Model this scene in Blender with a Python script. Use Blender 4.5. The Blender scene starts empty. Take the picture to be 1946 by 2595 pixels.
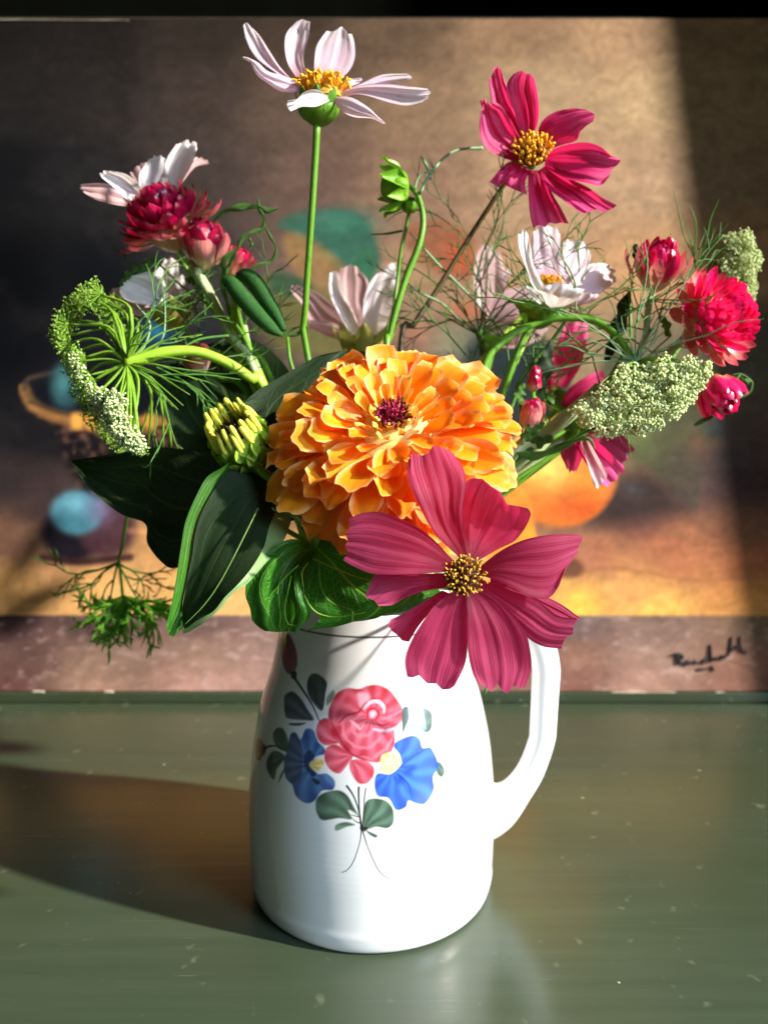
import bpy, math, random
import numpy as np
from mathutils import Vector, Matrix
R = math.radians
random.seed(7); rng = np.random.default_rng(7)
sc = bpy.context.scene
C = sc.collection

# ---------------------------------------------------------------- camera
H, PITCH, FPX, CX, CY = 0.212, R(6.0), 1870.0, 973.0, 1297.5
cam = bpy.data.cameras.new('camera'); camo = bpy.data.objects.new('camera', cam); C.objects.link(camo)
cam.sensor_fit = 'VERTICAL'; cam.lens = 26; cam.sensor_height = 26 * 2595 / FPX
camo.location = (0, 0, H); camo.rotation_euler = (R(90) - PITCH, 0, 0)
cam.clip_start = 0.01; cam.clip_end = 50
cam.dof.use_dof = True; cam.dof.focus_distance = 0.275; cam.dof.aperture_fstop = 8.5; cam.dof.aperture_blades = 0
sc.camera = camo
# ---------------------------------------------------------------- world, lights, exposure
w = bpy.data.worlds.new('World'); sc.world = w; w.use_nodes = True
bg = w.node_tree.nodes['Background']; bg.inputs[0].default_value = (0.75, 0.85, 0.92, 1); bg.inputs[1].default_value = 0.035
SUN_AZ, SUN_EL = R(18), R(28)
sun = bpy.data.lights.new('sunlight', 'SUN'); sun.energy = 9.0; sun.angle = R(1.8); sun.color = (1.0, 0.93, 0.82)
so = bpy.data.objects.new('sunlight', sun); C.objects.link(so); so.location = (1, -.4, .8)
sdir = Vector((math.cos(SUN_EL) * math.cos(SUN_AZ), -math.cos(SUN_EL) * math.sin(SUN_AZ), math.sin(SUN_EL)))
so.rotation_euler = sdir.to_track_quat('Z', 'Y').to_euler()
al = bpy.data.lights.new('window_skylight', 'AREA'); al.shape = 'RECTANGLE'; al.size = 0.30; al.size_y = 0.5; al.spread = R(48)
al.energy = 0.85; al.color = (0.60, 0.80, 1.0)
ao = bpy.data.objects.new('window_skylight', al); C.objects.link(ao); ao.location = (0.72, -0.36, 0.44)
ao.rotation_euler = (Vector((0.72, -0.36, 0.44)) - Vector((-.07, .30, .05))).to_track_quat('Z', 'Y').to_euler()
sc.view_settings.view_transform = 'Standard'; sc.view_settings.look = 'None'
sc.view_settings.exposure = 0.38; sc.view_settings.gamma = 1.0

# ---------------------------------------------------------------- geometry helpers
def ray(px, py):
    a = (px - CX) / FPX; b = -(py - CY) / FPX
    return np.array([a, math.cos(PITCH) + b * math.sin(PITCH), -math.sin(PITCH) + b * math.cos(PITCH)])
def P(px, py, Y):
    """world point seen at photo position px,py and lying Y metres in front of the camera"""
    d = ray(px, py); return np.array([0, 0, H]) + d * (Y / d[1])
def Pn(px, py, Y):
    a = (px - CX) / FPX; b = -(py - CY) / FPX
    dx = a; dy = math.cos(PITCH) + b * math.sin(PITCH); dz = -math.sin(PITCH) + b * math.cos(PITCH)
    k = Y / dy
    return np.stack([dx * k, dy * k, H + dz * k], -1)
def proj(p):
    x, y, z = p[..., 0], p[..., 1], p[..., 2] - H
    zc = y * math.cos(PITCH) - z * math.sin(PITCH); up = y * math.sin(PITCH) + z * math.cos(PITCH)
    return CX + FPX * x / zc, CY - FPX * up / zc

def catmull(pts, n):
    p = np.array(pts, float)
    if len(p) == 2:
        t = np.linspace(0, 1, n)[:, None]; return p[0] * (1 - t) + p[1] * t
    e = np.vstack([2 * p[0] - p[1], p, 2 * p[-1] - p[-2]])
    d = np.r_[0, np.cumsum(np.linalg.norm(np.diff(p[:, :2] if p.shape[1] > 1 else p, axis=0), axis=1) + 1e-9)]
    s = np.linspace(0, d[-1], n); i = np.clip(np.searchsorted(d, s, 'right') - 1, 0, len(p) - 2)
    t = ((s - d[i]) / (d[i + 1] - d[i]))[:, None]
    p0, p1, p2, p3 = e[i], e[i + 1], e[i + 2], e[i + 3]
    return 0.5 * (2 * p1 + (p2 - p0) * t + (2 * p0 - 5 * p1 + 4 * p2 - p3) * t ** 2 + (3 * p1 - p0 - 3 * p2 + p3) * t ** 3)
def linres(pts, n):
    p = np.array(pts, float); d = np.r_[0, np.cumsum(np.linalg.norm(np.diff(p, axis=0), axis=1) + 1e-9)]
    s = np.linspace(0, d[-1], n); return np.stack([np.interp(s, d, p[:, k]) for k in range(p.shape[1])], -1)

class MB:
    """collects verts / faces / uvs of ONE mesh"""
    def __init__(s): s.v = []; s.f = []; s.uv = []; s.n = 0; s.mi = []
    def add(s, V, F, UV=None, mi=0):
        V = np.asarray(V, float); s.v.append(V)
        s.f += [tuple(int(i) + s.n for i in f) for f in F]
        s.uv.append(np.asarray(UV, float) if UV is not None else np.zeros((len(V), 2)))
        s.mi += [mi] * len(F); s.n += len(V)
    def mesh(s, name, mats, off=(0, 0, 0), smooth=True, cols=None):
        V = np.vstack(s.v) - np.array(off, float)
        me = bpy.data.meshes.new(name)
        me.vertices.add(len(V)); me.vertices.foreach_set('co', V.ravel())
        ln = np.array([len(f) for f in s.f]); li = np.concatenate([np.array(f) for f in s.f]) if len(s.f) < 5000 else np.fromiter((i for f in s.f for i in f), int)
        me.loops.add(len(li)); me.loops.foreach_set('vertex_index', li)
        me.polygons.add(len(ln)); me.polygons.foreach_set('loop_start', np.r_[0, np.cumsum(ln)[:-1]]); me.polygons.foreach_set('loop_total', ln)
        me.update(calc_edges=True)
        uv = np.vstack(s.uv); l = me.uv_layers.new(name='UVMap'); l.data.foreach_set('uv', uv[li].ravel())
        for m in (mats if isinstance(mats, (list, tuple)) else [mats]): me.materials.append(m)
        me.polygons.foreach_set('material_index', np.array(s.mi))
        me.polygons.foreach_set('use_smooth', np.full(len(ln), smooth))
        if cols is not None:
            a = me.color_attributes.new('Col', 'FLOAT_COLOR', 'POINT')
            a.data.foreach_set('color', np.c_[cols, np.ones(len(cols))].astype(np.float32).ravel())
        me.update(); return me
def gridF(nu, nv, wrap=False):
    m = nv if wrap else nv - 1
    return [(i * nv + j, i * nv + (j + 1) % nv, (i + 1) * nv + (j + 1) % nv, (i + 1) * nv + j) for i in range(nu - 1) for j in range(m)]
def tubeVF(pts, rad, ns=8, n=None, cap=True):
    """pts: world points, rad: float or list"""
    pts = np.array(pts, float); k = len(pts)
    n = n or max(2, (k - 1) * 5 + 1)
    p = catmull(np.c_[pts], n) if k > 2 else catmull(pts, n)
    r = np.interp(np.linspace(0, 1, n), np.linspace(0, 1, len(rad)), rad) if np.ndim(rad) else np.full(n, rad)
    T = np.gradient(p, axis=0); T /= np.linalg.norm(T, axis=1)[:, None] + 1e-12
    a = np.array([0, 0, 1.]) if abs(T[0][2]) < .9 else np.array([1., 0, 0])
    N = np.cross(T[0], a); N /= np.linalg.norm(N); V = []; UV = []
    th = np.arange(ns) * 2 * math.pi / ns
    for i in range(n):
        N = N - T[i] * N.dot(T[i]); N /= np.linalg.norm(N) + 1e-12; B = np.cross(T[i], N)
        V.append(p[i] + r[i] * (np.cos(th)[:, None] * N + np.sin(th)[:, None] * B)); UV += [(i / (n - 1), j / ns) for j in range(ns)]
    F = gridF(n, ns, True)
    if cap: F += [tuple(range(ns - 1, -1, -1)), tuple(range((n - 1) * ns, n * ns))]
    return np.vstack(V), F, UV

# ---------------------------------------------------------------- object helpers
def thing(name, label, cat, loc, group=None):
    o = bpy.data.objects.new(name, None); C.objects.link(o); o.location = [float(x) for x in loc]
    o.empty_display_size = 0.01; o['label'] = label; o['category'] = cat
    if group: o['group'] = group
    return o
def part(name, me, parent, kind=None, label=None, mat=None):
    o = bpy.data.objects.new(name, me); C.objects.link(o); o.parent = parent
    if kind: o['kind'] = kind
    if label: o['label'] = label
    if mat is not None: o.matrix_basis = mat
    return o
def top(name, me, label=None, cat=None, kind=None, group=None, loc=(0, 0, 0)):
    o = bpy.data.objects.new(name, me); C.objects.link(o); o.location = loc
    for k, v in (('label', label), ('category', cat), ('kind', kind), ('group', group)):
        if v: o[k] = v
    return o
def off(t):
    return np.array(t.location) if t.parent is None else off(t.parent) + np.array(t.location)

# ---------------------------------------------------------------- material helpers
def srgb(r, g, b):
    f = lambda c: (c / 255 / 12.92) if c / 255 <= .04045 else ((c / 255 + .055) / 1.055) ** 2.4
    return (f(r), f(g), f(b), 1)
class NT:
    def __init__(s, name):
        s.m = bpy.data.materials.new(name); s.m.use_nodes = True; s.t = s.m.node_tree; s.N = s.t.nodes; s.L = s.t.links
        s.b = s.N['Principled BSDF']; s.out = s.N['Material Output']
    def n(s, typ, **k):
        o = s.N.new(typ)
        for a, b in k.items(): setattr(o, a, b)
        return o
    def l(s, a, b): s.L.new(a, b)
    def math(s, op, a, b=None, c=None, clamp=False):
        o = s.n('ShaderNodeMath', operation=op, use_clamp=clamp)
        for i, x in enumerate((a, b, c)):
            if x is None: continue
            if isinstance(x, (int, float)): o.inputs[i].default_value = x
            else: s.l(x, o.inputs[i])
        return o.outputs[0]
    def mix(s, fac, a, b, blend='MIX'):
        o = s.n('ShaderNodeMix', data_type='RGBA', blend_type=blend)
        for sock, x in ((o.inputs[0], fac), (o.inputs[6], a), (o.inputs[7], b)):
            if isinstance(x, (int, float)): sock.default_value = x
            elif isinstance(x, (tuple, list)): sock.default_value = x
            else: s.l(x, sock)
        return o.outputs[2]
    def ramp(s, x, a, b, smooth=True):
        o = s.n('ShaderNodeMapRange', interpolation_type='SMOOTHSTEP' if smooth else 'LINEAR')
        s.l(x, o.inputs[0]); o.inputs[1].default_value = a; o.inputs[2].default_value = b; return o.outputs[0]
    def noise(s, vec, scale, detail=2, rough=.5):
        o = s.n('ShaderNodeTexNoise'); o.inputs['Scale'].default_value = scale; o.inputs['Detail'].default_value = detail; o.inputs['Roughness'].default_value = rough
        if vec is not None: s.l(vec, o.inputs['Vector'])
        return o.outputs[0]
    def uvs(s, su, sv):
        tc = s.n('ShaderNodeTexCoord'); mp = s.n('ShaderNodeMapping'); s.l(tc.outputs['UV'], mp.inputs[0])
        mp.inputs['Scale'].default_value = (su, sv, 1); return mp.outputs[0], tc
    def bump(s, h, strength, dist=.001):
        o = s.n('ShaderNodeBump'); o.inputs['Strength'].default_value = strength; o.inputs['Distance'].default_value = dist; s.l(h, o.inputs['Height']); return o.outputs[0]
    def thin(s, col, trans, nrm=None):
        """mix in light passing through the thin sheet"""
        t = s.n('ShaderNodeBsdfTranslucent'); s.l(col, t.inputs[0]); mx = s.n('ShaderNodeMixShader'); mx.inputs[0].default_value = trans
        if nrm is not None: s.l(nrm, t.inputs['Normal'])
        s.l(s.b.outputs[0], mx.inputs[1]); s.l(t.outputs[0], mx.inputs[2]); s.l(mx.outputs[0], s.out.inputs[0])

def petal_mat(name, base, mid, tip, streak, sk=.6, trans=.35, rough=.5, edge=None, spec=.3, freq=26, tcol=None, bumpk=.5, vary=.12):
    q = NT(name); vec, tc = q.uvs(1, 1); sp = q.n('ShaderNodeSeparateXYZ'); q.l(vec, sp.inputs[0]); u, v = sp.outputs[0], sp.outputs[1]
    oi = q.n('ShaderNodeObjectInfo'); rnd = oi.outputs['Random']
    c = q.mix(q.ramp(u, 0.0, .35), srgb(*base), srgb(*mid)); c = q.mix(q.ramp(u, .45, 1.0), c, srgb(*tip))
    v2, _ = q.uvs(1.3, freq); off_ = q.n('ShaderNodeVectorMath', operation='ADD'); q.l(v2, off_.inputs[0])
    cb = q.n('ShaderNodeCombineXYZ'); q.l(q.math('MULTIPLY', rnd, 37), cb.inputs[0]); q.l(q.math('MULTIPLY', rnd, 91), cb.inputs[2]); q.l(cb.outputs[0], off_.inputs[1])
    n1 = q.noise(off_.outputs[0], 1.0, 3, .6)
    st = q.ramp(n1, .42, .68)
    c = q.mix(q.math('MULTIPLY', st, sk), c, srgb(*streak))
    if edge is not None:
        e = q.math('ABSOLUTE', q.math('SUBTRACT', q.math('MULTIPLY', v, 2), 1)); e = q.math('MAXIMUM', e, q.ramp(u, .72, 1.03, False))
        nn = q.noise(vec, 7); e = q.math('ADD', e, q.math('MULTIPLY', q.math('SUBTRACT', nn, .5), .25))
        c = q.mix(q.ramp(e, .66, .98), c, srgb(*edge))
    n3 = q.noise(off_.outputs[0], .35, 2)
    hv = q.n('ShaderNodeHueSaturation'); q.l(c, hv.inputs['Color'])
    q.l(q.math('ADD', q.math('MULTIPLY', q.math('ADD', rnd, n3), vary * 2), 1 - vary * 2), hv.inputs['Value']); c = hv.outputs[0]
    q.l(c, q.b.inputs['Base Color']); q.b.inputs['Roughness'].default_value = rough; q.b.inputs['Specular IOR Level'].default_value = spec
    bp = q.bump(n1, bumpk, .0006); q.l(bp, q.b.inputs['Normal'])
    if tcol is not None: c = q.mix(.6, c, srgb(*tcol))
    q.thin(c, trans, bp); return q.m

def stem_mat(name, a, b, rough=.42, trans=.0):
    q = NT(name); vec, tc = q.uvs(3, 5); n = q.noise(vec, 3, 4); c = q.mix(n, srgb(*a), srgb(*b))
    tc2 = q.n('ShaderNodeTexCoord'); n2 = q.noise(tc2.outputs['Object'], 260, 3); c = q.mix(q.math('MULTIPLY', q.ramp(n2, .55, .75), .35), c, srgb(*[x * .6 for x in a]))
    q.l(c, q.b.inputs['Base Color']); q.b.inputs['Roughness'].default_value = rough; q.b.inputs['Specular IOR Level'].default_value = .35
    v2, _ = q.uvs(.5, 9); q.l(q.bump(q.noise(v2, 2), .3, .0005), q.b.inputs['Normal'])
    if trans: q.thin(c, trans)
    return q.m

def leaf_mat(name, a, b, vein, trans=.3, rough=.4, nveins=6, curve=1.6, under=None, vk=.7, bk=.6):
    q = NT(name); vec, tc = q.uvs(1, 1); sp = q.n('ShaderNodeSeparateXYZ'); q.l(vec, sp.inputs[0]); u, v = sp.outputs[0], sp.outputs[1]
    d = q.math('ABSOLUTE', q.math('SUBTRACT', v, .5))
    nz = q.noise(vec, 9, 3)
    # midrib, two arching side veins, fine cross veins
    mid = q.math('SUBTRACT', 1, q.ramp(d, .006, .022))
    arch = q.math('MULTIPLY', q.math('SINE', q.math('MULTIPLY', u, 3.0)), .30)
    side = q.math('SUBTRACT', 1, q.ramp(q.math('ABSOLUTE', q.math('SUBTRACT', d, arch)), .004, .016))
    ph = q.math('FRACT', q.math('ADD', q.math('SUBTRACT', q.math('MULTIPLY', u, nveins), q.math('MULTIPLY', d, nveins * curve)), q.math('MULTIPLY', nz, .5)))
    sv = q.math('SUBTRACT', 1, q.ramp(q.math('ABSOLUTE', q.math('SUBTRACT', ph, .5)), .01, .05))
    vo = q.n('ShaderNodeTexVoronoi', feature='DISTANCE_TO_EDGE'); vo.inputs['Scale'].default_value = 17; q.l(vec, vo.inputs['Vector'])
    cell = q.math('SUBTRACT', 1, q.ramp(vo.outputs['Distance'], .0, .07))
    vv = q.math('MAXIMUM', mid, q.math('MULTIPLY', side, .8)); vv = q.math('MAXIMUM', vv, q.math('MULTIPLY', sv, .55)); v3 = q.math('MAXIMUM', vv, q.math('MULTIPLY', cell, .28))
    n = q.noise(vec, 5, 4, .6); c = q.mix(n, srgb(*a), srgb(*b)); c = q.mix(q.math('MULTIPLY', v3, vk), c, srgb(*vein))
    if under is not None:
        ge = q.n('ShaderNodeNewGeometry'); c = q.mix(ge.outputs['Backfacing'], c, srgb(*under))
    q.l(c, q.b.inputs['Base Color']); q.b.inputs['Roughness'].default_value = rough; q.b.inputs['Specular IOR Level'].default_value = .35
    h = q.math('SUBTRACT', q.math('MULTIPLY', nz, .3), v3); bp = q.bump(h, bk, .0012); q.l(bp, q.b.inputs['Normal'])
    q.thin(c, trans); return q.m
def plain_mat(name, a, b, scale=200, rough=.5, bumpk=.3, trans=0, spec=.3):
    q = NT(name); tc = q.n('ShaderNodeTexCoord'); n = q.noise(tc.outputs['Object'], scale, 4, .6); c = q.mix(q.ramp(n, .3, .7), srgb(*a), srgb(*b))
    q.l(c, q.b.inputs['Base Color']); q.b.inputs['Roughness'].default_value = rough; q.b.inputs['Specular IOR Level'].default_value = spec
    q.l(q.bump(n, bumpk, .0006), q.b.inputs['Normal'])
    if trans: q.thin(c, trans)
    return q.m
# ---------------------------------------------------------------- paint helpers (flat colour brushed on canvas or glaze)
def lin(c): return np.array(srgb(*c)[:3])
def polymask(px, py, poly, soft=2.0, smooth=True, n=60):
    poly = np.array(poly, float)
    if smooth:
        q = np.vstack([poly, poly[:1]]); e = np.vstack([poly[-1:], q, poly[1:2]]); out = []
        for i in range(len(poly)):
            p0, p1, p2, p3 = e[i], e[i + 1], e[i + 2], e[i + 3]
            for t in np.linspace(0, 1, 6)[:-1]:
                out.append(.5 * (2 * p1 + (p2 - p0) * t + (2 * p0 - 5 * p1 + 4 * p2 - p3) * t * t + (3 * p1 - p0 - 3 * p2 + p3) * t ** 3))
        poly = np.array(out)
    m = np.zeros(px.shape); x0, y0 = poly.min(0) - soft * 3; x1, y1 = poly.max(0) + soft * 3
    s = np.where((px > x0) & (px < x1) & (py > y0) & (py < y1))[0]
    if len(s) == 0: return m
    X, Y = px[s], py[s]; ins = np.zeros(len(s), bool); d2 = np.full(len(s), 1e18)
    for i in range(len(poly)):
        ax, ay = poly[i]; bx, by = poly[(i + 1) % len(poly)]
        if ay != by:
            ins ^= ((ay > Y) != (by > Y)) & (X < (bx - ax) * (Y - ay) / (by - ay) + ax)
        ex, ey = bx - ax, by - ay; t = np.clip(((X - ax) * ex + (Y - ay) * ey) / (ex * ex + ey * ey + 1e-9), 0, 1)
        d2 = np.minimum(d2, (X - ax - t * ex) ** 2 + (Y - ay - t * ey) ** 2)
    sd = np.sqrt(d2) * np.where(ins, 1, -1); m[s] = np.clip(sd / soft * .5 + .5, 0, 1); return m
def linemask(px, py, pts, wid, soft=1.2):
    p = catmull(pts, 40); m = np.zeros(px.shape); wd = np.interp(np.linspace(0, 1, 39), np.linspace(0, 1, len(wid)), wid) if np.ndim(wid) else np.full(39, wid)
    x0, y0 = p.min(0) - 12; x1, y1 = p.max(0) + 12; s = np.where((px > x0) & (px < x1) & (py > y0) & (py < y1))[0]
    if len(s) == 0: return m
    X, Y = px[s], py[s]; best = np.zeros(len(s))
    for i in range(39):
        ax, ay = p[i]; ex, ey = p[i + 1] - p[i]; t = np.clip(((X - ax) * ex + (Y - ay) * ey) / (ex * ex + ey * ey + 1e-9), 0, 1)
        d = np.sqrt((X - ax - t * ex) ** 2 + (Y - ay - t * ey) ** 2); best = np.maximum(best, np.clip((wd[i] - d) / soft + .5, 0, 1))
    m[s] = best; return m
def vnoise(x, y, seed=0):
    def h(i, j): 
        n = np.sin(i * 127.1 + j * 311.7 + seed * 74.7) * 43758.5453; return n - np.floor(n)
    i, j = np.floor(x), np.floor(y); fx, fy = x - i, y - j; fx = fx * fx * (3 - 2 * fx); fy = fy * fy * (3 - 2 * fy)
    return (h(i, j) * (1 - fx) + h(i + 1, j) * fx) * (1 - fy) + (h(i, j + 1) * (1 - fx) + h(i + 1, j + 1) * fx) * fy
def fbm(x, y, seed=0, o=4):
    a, s, t = 1, 0, 0
    for k in range(o): s = s + a * vnoise(x * 2 ** k, y * 2 ** k, seed + k); t += a; a *= .55
    return s / t
# ================================================================ THE SETTING
PY0, LEAN = 0.5672, math.tan(R(3.0))
def table_mat():
    q = NT('green_painted_wood'); tc = q.n('ShaderNodeTexCoord'); mp = q.n('ShaderNodeMapping'); q.l(tc.outputs['Object'], mp.inputs[0])
    mp.inputs['Scale'].default_value = (5, 90, 1); mp.inputs['Rotation'].default_value = (0, 0, R(-6))
    br = q.noise(mp.outputs[0], 1.0, 5, .65); big = q.noise(tc.outputs['Object'], 7, 3, .5)
    c = q.mix(q.ramp(br, .2, .85), srgb(55, 67, 51), srgb(65, 77, 60)); c = q.mix(q.math('MULTIPLY', q.ramp(big, .35, .7), .55), c, srgb(58, 66, 44))
    mp2 = q.n('ShaderNodeMapping'); q.l(tc.outputs['Object'], mp2.inputs[0]); mp2.inputs['Scale'].default_value = (14, 700, 1); mp2.inputs['Rotation'].default_value = (0, 0, R(-4)); fine = q.noise(mp2.outputs[0], 1.0, 3, .6)
    c = q.mix(q.math('MULTIPLY', q.ramp(fine, .60, .78), .16), c, srgb(112, 124, 98)); mp3 = q.n('ShaderNodeMapping'); q.l(tc.outputs['Object'], mp3.inputs[0]); mp3.inputs['Scale'].default_value = (20, 420, 1); mp3.inputs['Rotation'].default_value = (0, 0, R(19)); sc_ = q.noise(mp3.outputs[0], 1.0, 2, .5); c = q.mix(q.math('MULTIPLY', q.ramp(sc_, .71, .78), .5), c, srgb(120, 130, 104))
    vo = q.n('ShaderNodeTexVoronoi'); vo.inputs['Scale'].default_value = 120; vo.inputs['Randomness'].default_value = 1; q.l(tc.outputs['Object'], vo.inputs['Vector'])
    sp = q.n('ShaderNodeSeparateColor'); q.l(vo.outputs['Color'], sp.inputs[0])
    size = q.math('MULTIPLY', q.math('POWER', sp.outputs[0], 7), .11)
    dot = q.math('MULTIPLY', q.math('LESS_THAN', vo.outputs['Distance'], size), q.math('GREATER_THAN', sp.outputs[1], .55))
    n2 = q.noise(tc.outputs['Object'], 95, 2, .5)
    scuff = q.ramp(n2, .66, .76)
    c = q.mix(q.math('MULTIPLY', q.math('MAXIMUM', dot, q.math('MULTIPLY', scuff, .22)), .75), c, srgb(165, 172, 140))
    q.l(c, q.b.inputs['Base Color']); q.b.inputs['Specular IOR Level'].default_value = .62
    r = q.math('ADD', q.math('MULTIPLY', br, .12), .17); q.l(q.math('ADD', r, q.math('MULTIPLY', dot, .2)), q.b.inputs['Roughness'])
    q.l(q.bump(q.math('ADD', br, q.math('MULTIPLY', big, 1.5)), .12, .001), q.b.inputs['Normal']); return q.m
def box(mb, x0, x1, y0, y1, z0, z1, b=0, mi=0):
    v = [(x, y, z) for x in (x0, x1) for y in (y0, y1) for z in (z0, z1)]
    mb.add(v, [(0, 1, 3, 2), (4, 6, 7, 5), (0, 4, 5, 1), (2, 3, 7, 6), (0, 2, 6, 4), (1, 5, 7, 3)], mi=mi)
def bevel(me, w=.002, seg=2):
    import bmesh
    bm = bmesh.new(); bm.from_mesh(me); bmesh.ops.bevel(bm, geom=bm.edges[:], offset=w, segments=seg, affect='EDGES', profile=.6); bm.to_mesh(me); bm.free(); return me
M_table = table_mat()
m = MB(); box(m, -1.1, .62, -.35, .80, -.03, 0)
top('tabletop', m.mesh('tabletop', M_table, smooth=False), 'green painted wooden tabletop with brush marks and pale specks under the jug', 'tabletop', 'structure')
M_wall = plain_mat('dark_green_wall', (8, 10, 7), (10, 13, 9), 30, .9, spec=.02)
m = MB(); box(m, -1.1, .62, .66, .70, 0.0005, .9)
top('wall_back', m.mesh('wall_back', M_wall, smooth=False), 'very dark green wall seen above the canvas', 'wall', 'structure')
# side wall of the window recess: outside the picture on the right, it shades the right end of the canvas
M_rev = plain_mat('window_recess_plaster', (60, 55, 48), (72, 66, 58), 30, .8)
m = MB(); box(m, .50, .54, .499, .655, 0.0005, .9)
top('wall_right', m.mesh('wall_right', M_rev, smooth=False), 'dark side wall of the window recess beside the canvas', 'wall', 'structure')

m = MB(); box(m, -1.09, .61, .5655, .66, .0004, .0088); top('back_ledge', bevel(m.mesh('back_ledge', M_table, smooth=False), .0012), 'low green ledge at the back of the table that the painting stands on', 'ledge', 'structure')
# ---------------------------------------------------------------- the painting that leans on the wall
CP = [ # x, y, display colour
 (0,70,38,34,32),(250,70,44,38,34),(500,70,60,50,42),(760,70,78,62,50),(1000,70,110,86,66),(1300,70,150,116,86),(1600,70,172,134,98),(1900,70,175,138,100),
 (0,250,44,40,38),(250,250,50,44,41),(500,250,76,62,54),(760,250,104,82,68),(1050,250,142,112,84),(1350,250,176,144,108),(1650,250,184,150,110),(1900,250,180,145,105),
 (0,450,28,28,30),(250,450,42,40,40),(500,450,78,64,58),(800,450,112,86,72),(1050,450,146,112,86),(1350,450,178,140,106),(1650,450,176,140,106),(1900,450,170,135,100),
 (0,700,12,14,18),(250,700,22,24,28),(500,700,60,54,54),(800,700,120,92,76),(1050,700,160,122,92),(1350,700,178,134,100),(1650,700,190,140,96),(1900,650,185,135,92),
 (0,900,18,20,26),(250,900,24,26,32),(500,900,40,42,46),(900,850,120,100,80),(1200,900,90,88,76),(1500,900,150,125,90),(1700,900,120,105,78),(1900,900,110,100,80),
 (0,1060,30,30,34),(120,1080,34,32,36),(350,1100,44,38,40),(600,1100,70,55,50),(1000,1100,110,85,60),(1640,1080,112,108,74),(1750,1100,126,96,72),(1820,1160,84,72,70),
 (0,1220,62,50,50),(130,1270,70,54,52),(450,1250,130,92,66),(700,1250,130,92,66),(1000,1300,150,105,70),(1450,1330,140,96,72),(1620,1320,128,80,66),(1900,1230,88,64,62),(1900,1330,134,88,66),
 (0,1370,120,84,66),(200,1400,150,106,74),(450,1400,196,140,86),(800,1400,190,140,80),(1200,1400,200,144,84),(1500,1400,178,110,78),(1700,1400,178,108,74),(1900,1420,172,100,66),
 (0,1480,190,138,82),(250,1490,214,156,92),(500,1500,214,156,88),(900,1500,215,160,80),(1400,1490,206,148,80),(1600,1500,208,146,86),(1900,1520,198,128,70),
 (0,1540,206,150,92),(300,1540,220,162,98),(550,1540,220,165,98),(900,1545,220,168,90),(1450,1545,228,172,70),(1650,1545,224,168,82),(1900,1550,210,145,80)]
CPL = [(0,1575,84,62,66),(250,1575,96,70,72),(500,1580,116,88,84),(900,1580,124,98,92),(1450,1575,118,98,98),(1650,1580,138,110,102),(1900,1580,130,104,86),
 (0,1660,112,84,80),(250,1680,148,118,104),(500,1660,158,122,108),(900,1680,150,120,112),(1450,1660,146,106,92),(1650,1660,158,124,112),(1900,1660,150,108,94),
 (0,1745,112,74,72),(250,1745,164,128,112),(500,1745,178,134,122),(900,1745,160,124,116),(1450,1745,140,96,86),(1650,1745,172,132,118),(1900,1745,150,106,92)]
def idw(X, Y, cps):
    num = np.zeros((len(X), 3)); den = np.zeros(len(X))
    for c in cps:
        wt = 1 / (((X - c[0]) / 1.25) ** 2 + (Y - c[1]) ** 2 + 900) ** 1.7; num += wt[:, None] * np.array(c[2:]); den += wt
    return num / den[:, None]
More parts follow.
